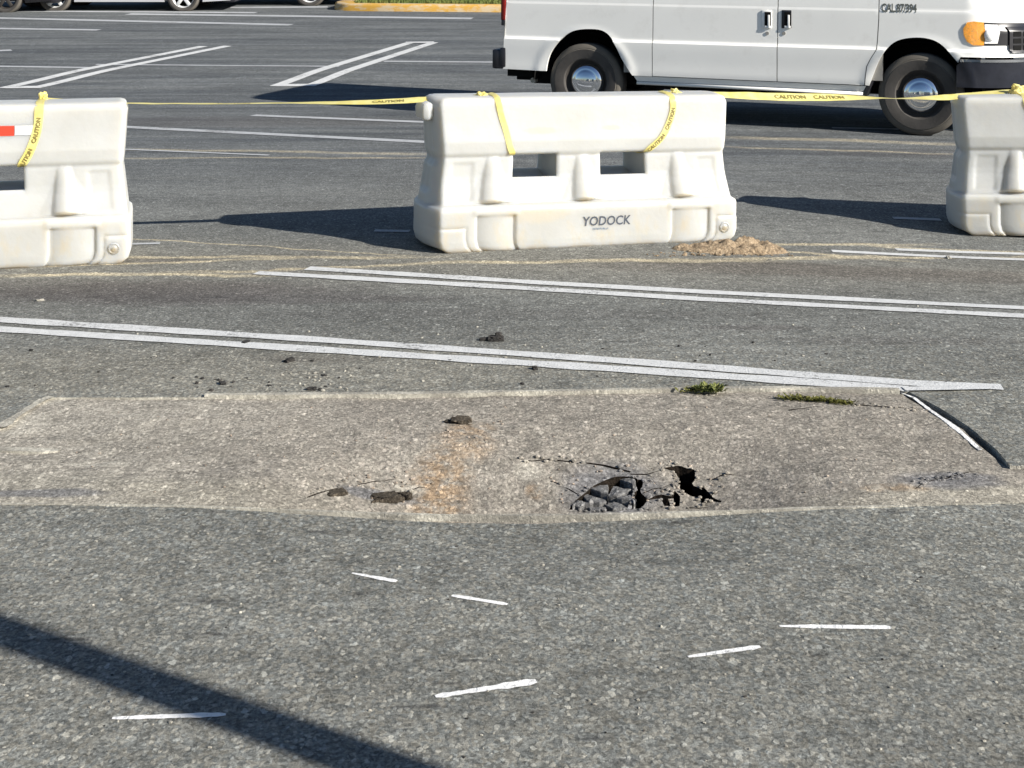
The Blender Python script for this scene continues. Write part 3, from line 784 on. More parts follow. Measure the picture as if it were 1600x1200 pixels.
def bstrip(name, u0, u1, z0, z1, m, par):
    v_, f_ = [], []
    n = 12
    for j in range(5):
        for i in range(n + 1):
            u = u0 + (u1 - u0) * i / n; z = z0 + (z1 - z0) * j / 4; v_.append((u, -(surf(u, z) + .003), z))
    for j in range(4):
        for i in range(n): a = j * (n + 1) + i; f_.append((a, a + 1, a + n + 2, a + n + 1))
    return pymesh(name, v_, f_, m, par)
bstrip('reflective_strip', .98, 1.205, .683, .735, M_RED, barL)['label'] = 'red half of the reflective strip'
bstrip('reflective_strip', 1.208, 1.305, .686, .735, M_SILV, barL)['label'] = 'white half of the reflective strip'

# ------------------------------------------------------------------ caution tape
q = N('yellow_tape'); cl_ = q.mix(q.mapr(q.noise(18, 3), .3, .7), (.78, .68, .20), (.85, .79, .36)); q.bump(q.noise(40, 3), .002)
M_TAPE = q.fin(cl_, .38, 0, .45)
tr = q.n('BsdfTranslucent', {'Color': (.9, .72, .15, 1)}); ms = q.n('MixShader', {0: .3}); q.t.links.new(q.b.outputs[0], ms.inputs[1]); q.t.links.new(tr.outputs[0], ms.inputs[2])
q.t.links.new(ms.outputs[0], [n_ for n_ in q.t.nodes if n_.type == 'OUTPUT_MATERIAL'][0].inputs[0])
TW = .070
M_TPRINT = plain('faded_tape_print', (.20, .16, .045), .6, var=.3, sc=60)
class Ribbon:
    """a ribbon through world points, each with the direction of its width"""
    def __init__(s, pts_, wd, width=TW, per=14):
        s.p, s.w = [], []
        n = len(pts_)
        for i in range(n - 1):
            p0, p1, p2, p3 = pts_[max(i - 1, 0)], pts_[i], pts_[i + 1], pts_[min(i + 2, n - 1)]
            for k in range(per):
                t_ = k / per
                s.p.append(.5 * ((2 * p1) + (p2 - p0) * t_ + (2 * p0 - 5 * p1 + 4 * p2 - p3) * t_ ** 2 + (3 * p1 - p0 - 3 * p2 + p3) * t_ ** 3))
                s.w.append(wd[i].lerp(wd[i + 1], t_))
        s.p.append(pts_[-1]); s.w.append(wd[-1]); s.s = [0.]
        for a, b in zip(s.p, s.p[1:]): s.s.append(s.s[-1] + (b - a).length)
        s.width = width
    def frame(s, d):
        i = 0
        while i < len(s.s) - 2 and s.s[i + 1] < d: i += 1
        t_ = (d - s.s[i]) / max(1e-6, s.s[i + 1] - s.s[i]); p = s.p[i].lerp(s.p[i + 1], t_); ax = (s.p[i + 1] - s.p[i]).normalized()
        w_ = s.w[i].lerp(s.w[i + 1], t_); w_ = (w_ - ax * w_.dot(ax)).normalized(); return p, w_, ax.cross(w_)
    def at(s, d, t_, off=0.): p, w_, n_ = s.frame(d); return p + w_ * t_ + n_ * off
    def mesh(s, name, parent, crumple=.002, seed=0):
        v_, f_ = [], []
        for i in range(len(s.p)):
            for k in range(5):
                t_ = (k - 2) / 4 * s.width
                v_.append(s.at(s.s[i], t_, crumple * noise.noise(Vector((s.s[i] * 9, t_ * 40, seed)))))
        for i in range(len(s.p) - 1):
            for k in range(4): a = i * 5 + k; f_.append((a, a + 1, a + 6, a + 5))
        return pymesh(name, v_, f_, M_TAPE, parent, smooth=True)
    def text(s, txt, d0, size, parent, flip=1, off=.0025, rev=False):
        if rev: flip = -abs(flip)
        words = txt.split(' ')
        for k_, wd_ in enumerate(words[1:]): s.text(wd_, d0 + (k_ + 1) * size * 5.6 * (-1 if rev else 1), size, parent, flip, off, rev)
        bm = text_mesh(words[0], size, 0, .001)
        for v in bm.verts:
            x, y = v.co.x, v.co.y - size * .36
            d = d0 - x if rev else d0 + x
            v.co = s.at(min(max(d, 0), s.s[-1]), y * flip, off)
        for v in bm.verts: v.co -= Vector(parent.location)
        return obj('lettering', bm, M_TPRINT, parent)
def wv(deg): return Vector((0, math.cos(R(deg)), math.sin(R(deg))))      # width direction: 90 = upright, 0 = flat
def tape(name, spec, label, texts=(), seed=0, ribbons_extra=(), group=None):
    root = empty(name, ray(*spec[0][:3])); tag(root, label, 'caution tape', group)
    rb = Ribbon([ray(a, b, c_) for a, b, c_, _ in spec], [wv(g) for *_, g in spec])
    o = rb.mesh('ribbon', root, seed=seed)
    for v in o.data.vertices: v.co -= root.location
    for tx in texts:
        rb.text(*tx[:3], root, **(tx[3] if len(tx) > 3 else {}))
    return root, rb
def knot(root, p, s_, seed):
    bm = bmesh.new(); r_ = bmesh.ops.create_icosphere(bm, subdivisions=4, radius=1)
    for v in r_['verts']:
        k = 1 + .7 * noise.noise(v.co * 1.6 + Vector((seed, 0, 0))) + .35 * abs(noise.noise(v.co * 4 + Vector((0, seed, 0))))
        v.co = Vector((v.co.x * s_[0] * k, v.co.y * s_[1] * k, v.co.z * s_[2] * k))
    o = obj('knot', bm, M_TAPE, root); o.location = Vector(p) - root.location; return o
t1, r1 = tape('caution_tape', [(66, 156, 8.05, 20), (100, 157, 8.05, 6), (190, 161, 8.05, 0), (330, 162, 8.1, 0), (440, 161, 8.15, 0), (520, 160.5, 8.2, 7), (600, 159, 8.25, 18), (655, 155.5, 8.28, 20), (700, 151.5, 8.34, 6), (748, 150, 8.38, 6)],
     'yellow caution tape stretched from the left barrier to the middle barrier',
     [('CAUTION', .95, .040, {}), ('CAUTION', 1.80, .040, {})], 1)
knot(t1, ray(67, 154, 8.03), (.026, .03, .030), 3); knot(t1, ray(752, 149, 8.36), (.030, .03, .018), 5)
t2, r2 = tape('caution_tape', [(1050, 145, 8.80, 8), (1090, 146, 8.84, 8), (1130, 148, 8.88, 24), (1170, 149.5, 8.92, 34), (1230, 151.5, 8.98, 36), (1290, 152, 9.04, 32), (1340, 152.5, 9.1, 16), (1375, 153, 9.15, 0), (1405, 154, 9.18, -2),
                               (1440, 153.5, 9.22, 10), (1480, 152, 9.27, 24), (1530, 147, 9.32, 16), (1585, 142, 9.38, 10), (1625, 141, 9.42, 5)],
     'twisted yellow caution tape running from the middle barrier to the right barrier',
     [('CAUTION CAUTION', .66, .046, {})], 2)
knot(t2, ray(1054, 146, 8.74), (.030, .025, .024), 8); knot(t2, ray(1592, 141, 9.32), (.050, .03, .034), 9)
def strap(bar, path, label, txt=None, seed=0, width=.045, inside=True):
    """a band lying on the barrier's front: path of (u, z)"""
    M = Matrix.Translation(bar.location) @ bar.rotation_euler.to_matrix().to_4x4()
    pl = [M @ Vector((path[0][0], .02, BH + .010)), M @ Vector((path[0][0], -.10, BH + .007))]
    pl += [M @ Vector((u, -(surf(u, min(z, BH)) + .006), z)) for u, z in path]
    if inside: u, z = path[-1]; pl += [M @ Vector((u, -.12, WZ[1] - .012)), M @ Vector((u, -.02, WZ[1] - .02))]
    wd = [M.to_3x3() @ Vector((1, 0, .12))] * len(pl)
    root = empty('tape_strap', pl[0]); tag(root, label, 'tape strap')
    rb = Ribbon(pl, wd, width); o = rb.mesh('ribbon', root, .003, seed)
    for v in o.data.vertices: v.co -= root.location
    if txt: rb.text(txt[0], txt[1], txt[2], root, off=txt[3], rev=txt[4])
    return root
strap(bar0, [(.362, .825), (.380, .74), (.405, .66), (.428, .57), (.445, .528)], 'faded yellow tape strap down the middle barrier into its left window', seed=4, width=.034)
strap(bar0, [(1.425, .825), (1.425, .76), (1.395, .68), (1.345, .60), (1.262, .528)], 'yellow printed tape strap down the middle barrier into its right window', ('CAUTION CAUTION', .55, .030, .003, True), 5, .036)
strap(barL, [(1.33, .825), (1.325, .74), (1.31, .67), (1.28, .59), (1.245, .528)], 'yellow printed tape strap crossing beside the red and white strip on the left barrier', ('CAUTION CAUTION', .55, .030, .003, True), 6, .045)
strap(barR, [(.405, .825), (.420, .76), (.45, .66), (.47, .57), (.478, .528)], 'yellow tape strap down the right barrier at the edge of the photo', None, 7, .036)

# ------------------------------------------------------------------ wheels and shared car materials
def paint(name, col, rough=.32, coat=.4, var=.04):
    q = N(name); f = q.mapr(q.noise(1.7, 5, .6), .3, .7, 1 - var, 1 + var)
    d = q.mapr(q.noise(5, 5, .7), .55, .75); c_ = q.gain(q.mix(0., col, col), f)
    c_ = q.mix(q.math('MULTIPLY', d, .12), c_, (.35, .31, .25))
    return q.fin(c_, rough, 0, .5, **{'Coat Weight': coat, 'Coat Roughness': .12})
M_VAN = paint('white_van_paint', (.87, .865, .83), var=.02); M_TRIM = plain('black_plastic_trim', (.018, .018, .022), .35, var=.2, coat=0) if False else plain('black_plastic_trim', (.018, .018, .022), .33, var=.2)
M_RUB = plain('tyre_rubber', (.060, .056, .052), .85, spec=.3, var=.25, sc=5, bump=.0015)
M_TREAD = plain('tyre_sidewall_dust', (.115, .105, .090), .9, spec=.2, var=.2, sc=6)
M_RIM = plain('dark_steel_rim', (.05, .045, .04), .6, .3, var=.2); M_CHROME = plain('chrome', (.80, .82, .86), .06, 1., var=.03, sc=20)
M_DARK = plain('dark_underbody', (.010, .010, .010), .9, spec=.1, var=.3); M_GLASS = plain('dark_tinted_glass', (.012, .014, .016), .05, var=.05)
M_GAP = plain('door_gap_grey', (.26, .25, .23), .8, var=.1)
M_AMBER = plain('amber_lens', (.90, .36, .03), .15, var=.35, sc=60, bump=.003); M_LENS = plain('clear_lamp', (.92, .92, .90), .1, 0., var=.2, sc=60)
M_TAIL = plain('red_tail_lens', (.16, .008, .006), .2, var=.2, sc=40)
def tyre(parent, R0, Wd, rin, loc):
    h = Wd / 2
    pr = [(rin, -h * .80), (rin + .010, -h * .92), (rin + (R0 - rin) * .35, -h), (rin + (R0 - rin) * .62, -h * 1.01), (R0 - .055, -h * .95), (R0 - .050, -h * .965), (R0 - .032, -h * .92), (R0 - .012, -h * .80), (R0, -h * .62), (R0, h * .62), (R0 - .012, h * .80), (R0 - .05, h * .96), (rin + .01, h * .92), (rin, h * .8)]
    # flatten at the ground
    v_, f_ = lathe(pr, 96); v_ = [(x, y, max(z, -R0 + .007)) for x, y, z in v_]
    o = pymesh('tyre', v_, f_, [M_RUB, M_TREAD], parent, smooth=True, sharp=35); o.location = loc
    m = len(pr) - 1
    for i, p in enumerate(o.data.polygons):
        if i % m in (3, 4, 5, 6, 7): p.material_index = 1
    return o
def van_wheel(parent, loc, side):
    wh = empty('wheel', loc); wh.parent = parent; wh.rotation_euler = (0, 0, 0 if side < 0 else math.pi)
    tyre(wh, .387, .235, .222, (0, 0, 0))
    v_, f_ = lathe([(.230, -.098), (.222, -.088), (.214, -.070), (.208, -.060), (.200, -.045), (.180, -.036), (.150, -.030), (.05, -.03), (.05, .08)], 64)
    pymesh('rim', v_, f_, M_RIM, wh, smooth=True, sharp=40)
    v_, f_ = lathe([(0, -.118), (.03, -.117), (.06, -.113), (.085, -.106), (.105, -.100), (.110, -.095), (.122, -.096), (.145, -.088), (.164, -.074), (.176, -.054), (.179, -.045), (.160, -.040)], 64)
    pymesh('hubcap', v_, f_, M_CHROME, wh, smooth=True, sharp=60)
    return wh

# ------------------------------------------------------------------ the white van
E = Vector((.934, -.358, 0)).normalized(); VN = Vector((-E.y, E.x, 0))     # along the van, and into the scene
VO = Vector((.727, 14.90, 0))
WB = 3.29
yaw_v = math.atan2(E.y, E.x)
VO.z = T(VO.x, VO.y); PT = math.asin((VO.z - T(*(VO + E * WB).to_2d())) / WB)
VM = Matrix.Translation(VO) @ Matrix.Rotation(yaw_v, 4, 'Z') @ Matrix.Rotation(PT, 4, 'Y')
van = empty('cargo_van', VO, (0, PT, yaw_v)); tag(van, 'large white van with chrome hubcaps and orange front indicator parked behind the barriers', 'van')
VW = 2.0                                                                     # width
U0 = WB + .40; NA, NB, NL = 1.0, .72, 1.25                                   # nose: starts at U0, half width NA, length NB, parameter length NL
WC = .80
def vP(s_, w_, off=0.):
    """surface of the near side and nose: s along, w up -> local (u, v, w); v=0 is the side"""
    v = -off
    wc_ = WC
    v += .014 * sm(wc_ - .004, wc_ + .018, w_) - .010 * sm(wc_ - .25, wc_, w_) * sm(wc_ + .03, wc_, w_)
    v += .05 * ss((.50 - w_) / .18) * .8
    if w_ > 1.12: v += .10 * ((w_ - 1.12) / .85) ** 1.6
    v += .006 * sm(1.165, 1.18, w_)
    v += .16 * max(0, (w_ - 1.80) / .22) ** 2
    # wheel-arch lips
    for uc in (0., WB):
        r_ = math.hypot(s_ - uc, w_ - .40); v -= .008 * math.exp(-((r_ - .50) / .04) ** 2) * sm(.30, .42, w_)
    if s_ <= U0: return Vector((s_, v, w_))
    ph = min(1., (s_ - U0) / NL) * math.pi / 2
    nb = NB - .04 * ss((.62 - w_) / .2)
    if w_ > .99: nb = max(.06, NB - .45 * (w_ - .99) - .05 * sm(.99, 1.05, w_) - 1.6 * max(0, w_ - 1.22))
    u = U0 + nb * math.sin(ph); vv = v * math.cos(ph) + NA * (1 - math.cos(ph)) - off * 0
    u += off * math.sin(ph)
    return Vector((u, vv, w_))
def l2w(p): return VM @ Vector(p)
def vuv(px, py, w_guess=.8):
    """photo pixel -> (s, w) on the van skin"""
    w_ = w_guess
    for _ in range(8):
        lo, hi = -1.4, U0 + NL * .8
        for _ in range(40):
            m = (lo + hi) / 2; p = l2w(vP(m, w_)); x = 800 + F * p.x / p.y
            if x < px: lo = m
            else: hi = m
        p = l2w(vP((lo + hi) / 2, w_)); w_ = CH - (py - HZ) / F * p.y - VO.z + (lo + hi) / 2 * math.sin(PT)
    return ((lo + hi) / 2, w_)
def panel(name, poly, mat, parent, holes=(), off=0., turn=.03, grid=.032, seg=.03, inner=.0, sharp=35):
    """a skin panel over polygon (s,w) with edges rolled inwards"""
    def dens(pl):
        out = []
        for i in range(len(pl)):
            a, b = Vector(pl[i]), Vector(pl[(i + 1) % len(pl)]); k = max(1, int((b - a).length / seg))
            for j in range(k): out.append(tuple(a.lerp(b, j / k)))
        return out
    outer = dens(poly); hs = [dens(h_) for h_ in holes]; g = []
    x0, x1 = min(p[0] for p in outer), max(p[0] for p in outer); y0, y1 = min(p[1] for p in outer), max(p[1] for p in outer)
    nx_ = int((x1 - x0) / grid) + 1
    ys_ = [y0 + (y1 - y0) * j / (int((y1 - y0) / grid) + 1) for j in range(int((y1 - y0) / grid) + 2)] + [WC - .02, WC - .004, WC + .007, WC + .018, WC + .03, 1.165, 1.18, .97, 1.0]
    for i in range(nx_ + 1):
        for yy in ys_:
            p = (x0 + (x1 - x0) * i / nx_, yy)
            if y0 < yy < y1 and inpoly(p, outer) and not any(inpoly(p, h_) for h_ in hs): g.append(p)
    for h_ in [outer] + hs:      # support rings just inside the borders
        pass
    ov, fs_ = cdt_mesh(outer, hs, g)
    vs_ = [vP(v.x, v.y, off) for v in ov]; F_ = list(fs_)
    cnt = set()
    for f_ in fs_:
        for i in range(len(f_)): cnt.add((f_[i], f_[(i + 1) % len(f_)]))
    low = {}
    def lw(i):
        if i not in low:
            low[i] = (len(vs_), len(vs_) + 1); p = ov[i]
            b_ = vP(p.x, p.y, off - .004); c_ = vP(p.x, p.y, off - turn); vs_.append(b_); vs_.append(c_)
        return low[i]
    for (a, b) in list(cnt):
        if (b, a) not in cnt:
            la, lb = lw(a), lw(b); F_.append([b, a, la[0], lb[0]]); F_.append([lb[0], la[0], la[1], lb[1]])
    o = pymesh(name, vs_, F_, mat, parent, smooth=True, sharp=sharp)
    return o
g_ = .0045
def V(*pp): return [vuv(px, py) for px, py in pp]
s_rear = vuv(787, 50)[0]
w_bot_r = vuv(800, 108)[1]
s_c = vuv(1020, 60)[0]; s_d = vuv(1215, 60)[0]; s_f = vuv(1373, 40)[0]
sill = lambda s_: vuv(985, 118)[1] + (s_ - vuv(985, 118)[0]) * (vuv(1355, 134)[1] - vuv(985, 118)[1]) / (vuv(1355, 134)[0] - vuv(985, 118)[0])
TOPW = 1.95
ra = V((853, 111), (855, 97), (860, 82), (869, 69), (882, 56), (893, 49), (905, 46), (920, 45), (937, 46), (948, 51), (956, 60), (963, 74), (971, 92), (981, 108), (988, 118))
fa = V((1358, 134), (1364, 118), (1370, 102), (1377, 88), (1387, 74), (1398, 65), (1412, 60), (1436, 58), (1455, 61), (1468, 67), (1480, 78), (1490, 90), (1497, 98))
def chaikin(p):
    for _ in range(2): p = [p[0]] + [q_ for a, b in zip(p, p[1:]) for q_ in ((a[0] * .75 + b[0] * .25, a[1] * .75 + b[1] * .25), (a[0] * .25 + b[0] * .75, a[1] * .25 + b[1] * .75))] + [p[-1]]
    return p
ra = chaikin(ra); fa = chaikin(fa)
rwin = [(s_rear + .2, 1.32), (s_c - .12, 1.32), (s_c - .12, 1.78), (s_rear + .2, 1.78)]
cwin = [(s_c + .10, 1.32), (s_d - .10, 1.32), (s_d - .10, 1.78), (s_c + .10, 1.78)]
panel('body_panel', [(s_rear, w_bot_r), ra[0]] + ra[1:] + [(s_c - g_, sill(s_c)), (s_c - g_, TOPW), (s_rear + .06, TOPW)], M_VAN, van, [rwin])['label'] = 'rear quarter panel with the rear wheel arch'
panel('side_door', [(s_c + g_, sill(s_c) + .004), (s_d - g_, sill(s_d) + .004), (s_d - g_, TOPW - .04), (s_c + g_, TOPW - .04)], M_VAN, van, [cwin])['label'] = 'wide cargo door'
gl = V((1373, 30), (1371, 62), (1369, 78), (1360, 92), (1354, 104), (1352, 120), (1351, 133))
wsx = s_f - .70
dwin = [(s_d + .12, 1.30), (s_f - .18, 1.30), (wsx - .02, 1.75), (s_d + .12, 1.78)]
panel('front_door', [(s_d + g_, sill(s_d) + .004)] + [(a - g_, b) for a, b in gl[::-1]] + [(s_f - g_, 1.27), (wsx + .06, TOPW - .10), (wsx, TOPW - .04), (s_d + g_, TOPW - .04)], M_VAN, van, [dwin])['label'] = 'front passenger door'
nose_bot = vuv(1540, 90)[1]
fend = [(a + g_, b) for a, b in gl] + fa[0:] + [(fa[-1][0] + .02, nose_bot), (U0 + NL, nose_bot), (U0 + NL, 1.42), (U0 + .2, 1.42), (s_f + g_, 1.30)]
panel('body_panel', fend, M_VAN, van)['label'] = 'front wing and nose panel with the front wheel arch'
# door-gap backing, glass
for nm, pl in (('window', rwin), ('window', cwin), ('window', dwin)):
    c0 = Vector((sum(p[0] for p in pl) / 4, sum(p[1] for p in pl) / 4)); big = [tuple(c0 + (Vector(p) - c0) * 1.04) for p in pl]
    panel(nm, big, M_GLASS, van, off=-.02, turn=.01)
panel('door_seal', [(s_c - .3, sill(s_c) + .03), (s_f + .04, sill(s_f) + .05), (s_f + .05, 1.25), (s_c - .3, 1.25)], M_GAP, van, off=-.022, turn=.004)
# rocker and its bright lower edge
ro = [(ra[-1][0] + .01, sill(ra[-1][0]) - .004), (fa[0][0] - .03, sill(fa[0][0]) - .004)]
w1, w2 = vuv(1000, 127)[1], vuv(1340, 143)[1]
panel('rocker', [ro[0], ro[1], (ro[1][0] - .03, w2), (ro[0][0] + .03, w1)][::-1], M_VAN, van, off=-.016, turn=.06)
bm = bmesh.new(); a = vP(ro[0][0] + .03, w1 - .018); b = vP(ro[1][0] - .03, w2 - .018); tube(bm, a + Vector((0, .005, 0)), b + Vector((0, .005, 0)), .016, 12); obj('rocker_rail', bm, M_VAN, van, True)
# roof, windscreen, back, far side
def loft(name, A, B, n, mat, crown=0.):
    v_, f_ = [], []
    for k in range(n + 1):
        t_ = k / n
        for a, b in zip(A, B): p = a.lerp(b, t_); v_.append(p + Vector((0, 0, crown * (1 - (2 * t_ - 1) ** 4))))
    m = len(A)
    for k in range(n):
        for j in range(m - 1): f_.append((k * m + j, k * m + j + 1, (k + 1) * m + j + 1, (k + 1) * m + j))
    return pymesh(name, v_, f_, mat, van, smooth=True)
def mir(p): return Vector((p.x, VW - p.y, p.z))
A = [vP(s_rear + .06 + (wsx + .1 - s_rear - .06) * k / 16, TOPW - .05, -.002) for k in range(17)]
loft('roof', A, [mir(p) for p in A], 16, M_VAN, .10)
A = [vP(wsx + .08, TOPW - .06), vP(wsx + .45, 1.62), vP(s_f + .1, 1.28)]; loft('windscreen', A, [mir(p) for p in A], 10, M_GLASS)
A = [vP(s_rear + .06, TOPW - .04), vP(s_rear + .03, 1.4), vP(s_rear + .004, w_bot_r)]; loft('rear_panel', A, [mir(p) for p in A], 4, M_VAN)
A = [vP(s_f + .05, 1.275), vP(U0 + .05, 1.30), vP(U0 + .2, 1.30)]; loft('hood', A, [mir(p) for p in A], 8, M_VAN, .05)
for o in [o for o in list(van.children) if o.name.split('.')[0] in ('body_panel', 'side_door', 'front_door', 'window', 'rocker')]:
    c_ = o.copy(); c_.data = o.data.copy(); C.objects.link(c_); c_.parent = van
    for v in c_.data.vertices: v.co.y = VW - v.co.y
    c_.data.flip_normals()
    if 'label' in c_: c_['label'] = 'far side ' + c_['label']
# underbody and wheel wells
bm = bmesh.new(); box(bm, (1.70, 1.0, .78), (1.95, 1.75, .90)); box(bm, (-.75, 1.0, .80), (.28, 1.7, .80)); box(bm, (1.7, 1.0, .45), (5.2, 1.1, .22)); box(bm, (3.95, 1.0, .70), (.20, 1.4, .5)); box(bm, (1.7, 1.0, 1.19), (4.0, 1.76, .02))
box(bm, (1.7, 1.0, .85), (4.1, .9, .7)); obj('underbody', bm, M_DARK, van)
for uc in (0., WB):
    v_, f_ = [], []
    for k in range(25):
        a = math.pi * k / 24; 
        for v in (.03, .42): v_.append((uc + .56 * math.cos(a), v, .38 + .50 * math.sin(a)))
    for k in range(24): f_.append((2 * k, 2 * k + 1, 2 * k + 3, 2 * k + 2))
    pymesh('wheel_well', v_, f_, M_DARK, van, smooth=True)
for uc in (0., WB):
    van_wheel(van, (uc, .145, .387), -1); van_wheel(van, (uc, VW - .145, .387), 1)
# mudflap behind the front wheel, rear hanger with exhaust tip
f0 = vuv(1353, 146); bm = bmesh.new(); box(bm, (f0[0] + .02, .10, f0[1] + .06), (.05, .16, .18), .01, Matrix.Rotation(.4, 3, 'Y')); obj('mudflap', bm, M_TRIM, van)
e0 = vuv(838, 121); bm = bmesh.new(); box(bm, (e0[0] + .03, .30, e0[1]), (.30, .12, .16), .01); obj('rear_bracket', bm, M_DARK, van)
e0 = vuv(826, 127); bm = bmesh.new(); tube(bm, (e0[0], .16, e0[1]), (e0[0], .40, e0[1]), .028, 16); obj('exhaust_tip', bm, M_EDGING, van, True, 40)
# rear bumper, tail light
b0 = vuv(774, 92); bm = bmesh.new(); box(bm, (s_rear - .055, 1.0, b0[1]), (.13, VW + .02, .20), .02); box(bm, (s_rear + .0, .0, b0[1] + .02), (.06, .03, .20), .01); obj('rear_bumper', bm, M_TRIM, van, True, 40)
t0, t1_ = vuv(786, 3), vuv(787, 30); bm = bmesh.new(); box(bm, (s_rear - .004, .07, (t0[1] + t1_[1]) / 2 + .15), (.05, .15, t0[1] - t1_[1] + .32), .012); obj('tail_light', bm, M_TAIL, van, True, 40)
bm = bmesh.new(); box(bm, (s_rear - .004, .065, t1_[1] - .035), (.045, .12, .06), .008); obj('tail_light_base', bm, M_TRIM, van, True, 40)
# door handles and locks
for px in (1198, 1229):
    s0, w0 = vuv(px, 30); b = vP(s0, w0); h_ = empty('door_handle', b); h_.parent = van
    bm = bmesh.new(); box(bm, (0, -.003, 0), (.095, .014, .175), .006); obj('bezel', bm, M_TRIM if px > 1210 else M_VAN, h_, True, 40)
    bm = bmesh.new(); box(bm, (.012, -.0115, -.004), (.062, .006, .150), .002); obj('cup', bm, M_DARK, h_)
    bm = bmesh.new(); box(bm, (.022, -.015, -.020), (.020, .010, .125), .004); box(bm, (.012, -.013, -.075), (.06, .008, .025), .003); obj('grip', bm, M_VAN, h_, True, 40)
    s1, w1_ = vuv(px + (1 if px < 1210 else -4), 52); bm = bmesh.new(); b1 = vP(s1, w1_); tube(bm, b1 + Vector((0, .004, 0)), b1 + Vector((0, -.006, 0)), .017, 20); obj('door_lock', bm, M_GAP, van, True, 40)
# number on the wing
s0, w0 = vuv(1377, 18); bm = text_mesh('CAL.87/394', .085, 0, .003)
for v in bm.verts: p = vP(s0 + v.co.x * .78, w0 + v.co.y * 1.25, .003); v.co = p
obj('lettering', bm, plain('grey_print', (.10, .11, .10), .7), van)
# character line on the hood side
# lamps on the curved nose
def nose_patch(name, pl_px, mat, off, bulge=0., turn=.02, parent=None):
    pl = [vuv(*p) for p in pl_px]; return panel(name, pl, mat, parent or van, off=off, turn=turn, grid=.03, seg=.02)
hd = empty('headlight', (0, 0, 0)); hd.parent = van
nose_patch('lamp_surround', [(1532, 35), (1600, 36), (1625, 37), (1625, 74), (1570, 71), (1532, 71)], M_TRIM, .006, parent=hd)
nose_patch('indicator_lens', [(1511, 35), (1521, 33.5), (1537, 35), (1537, 71), (1521, 71), (1511, 65), (1506, 55), (1505, 45)], M_AMBER, .009, parent=hd)
nose_patch('reflector', [(1538, 38), (1558, 39), (1558, 68), (1538, 68)], M_LENS, .012, parent=hd)
s0, w0 = vuv(1547, 55); pc = vP(s0, w0, .012); v_, f_ = lathe([(0, -.03), (.03, -.025), (.055, -.01), (.06, 0)], 32); o = pymesh('bulb_lens', v_, f_, M_LENS, hd, smooth=True); o.location = pc; o.rotation_euler = (0, 0, .5)
gr = empty('grille', (0, 0, 0)); gr.parent = van
g0 = vuv(1576, 60)[0]; gt, gb = vuv(1576, 42)[1], vuv(1579, 83)[1]
panel('grille_frame', [(g0, gb + .03), (g0 + .03, gb), (U0 + NL, gb), (U0 + NL, gt), (g0, gt)], M_TRIM, gr, off=.022, turn=.02, grid=.03, seg=.02)
gh = (gt - gb - .05) / 3
for i in range(3):
    for j in range(5):
        a_ = g0 + .04 + j * .115; b_ = gb + .025 + i * gh
        panel('grille_slot', [(a_, b_), (a_ + .085, b_), (a_ + .085, b_ + gh * .72), (a_, b_ + gh * .72)], M_DARK, gr, off=.026, turn=.004, grid=.03, seg=.03)
bt, bb = vuv(1545, 98)[1], vuv(1545, 137)[1]
s1 = fa[-1][0] - .01
panel('front_bumper', [(s1, bb), (U0 + NL, bb), (U0 + NL, bt), (s1 + .03, bt), (s1, bt - .03)], plain('black_bumper', (.02, .022, .03), .18, var=.2), van, off=.05, turn=.10)
panel('bumper_trim', [(s1 + .03, bt + .004), (U0 + NL, bt + .004), (U0 + NL, bt + .030), (s1 + .03, bt + .030)], M_CHROME, van, off=.045, turn=.06)

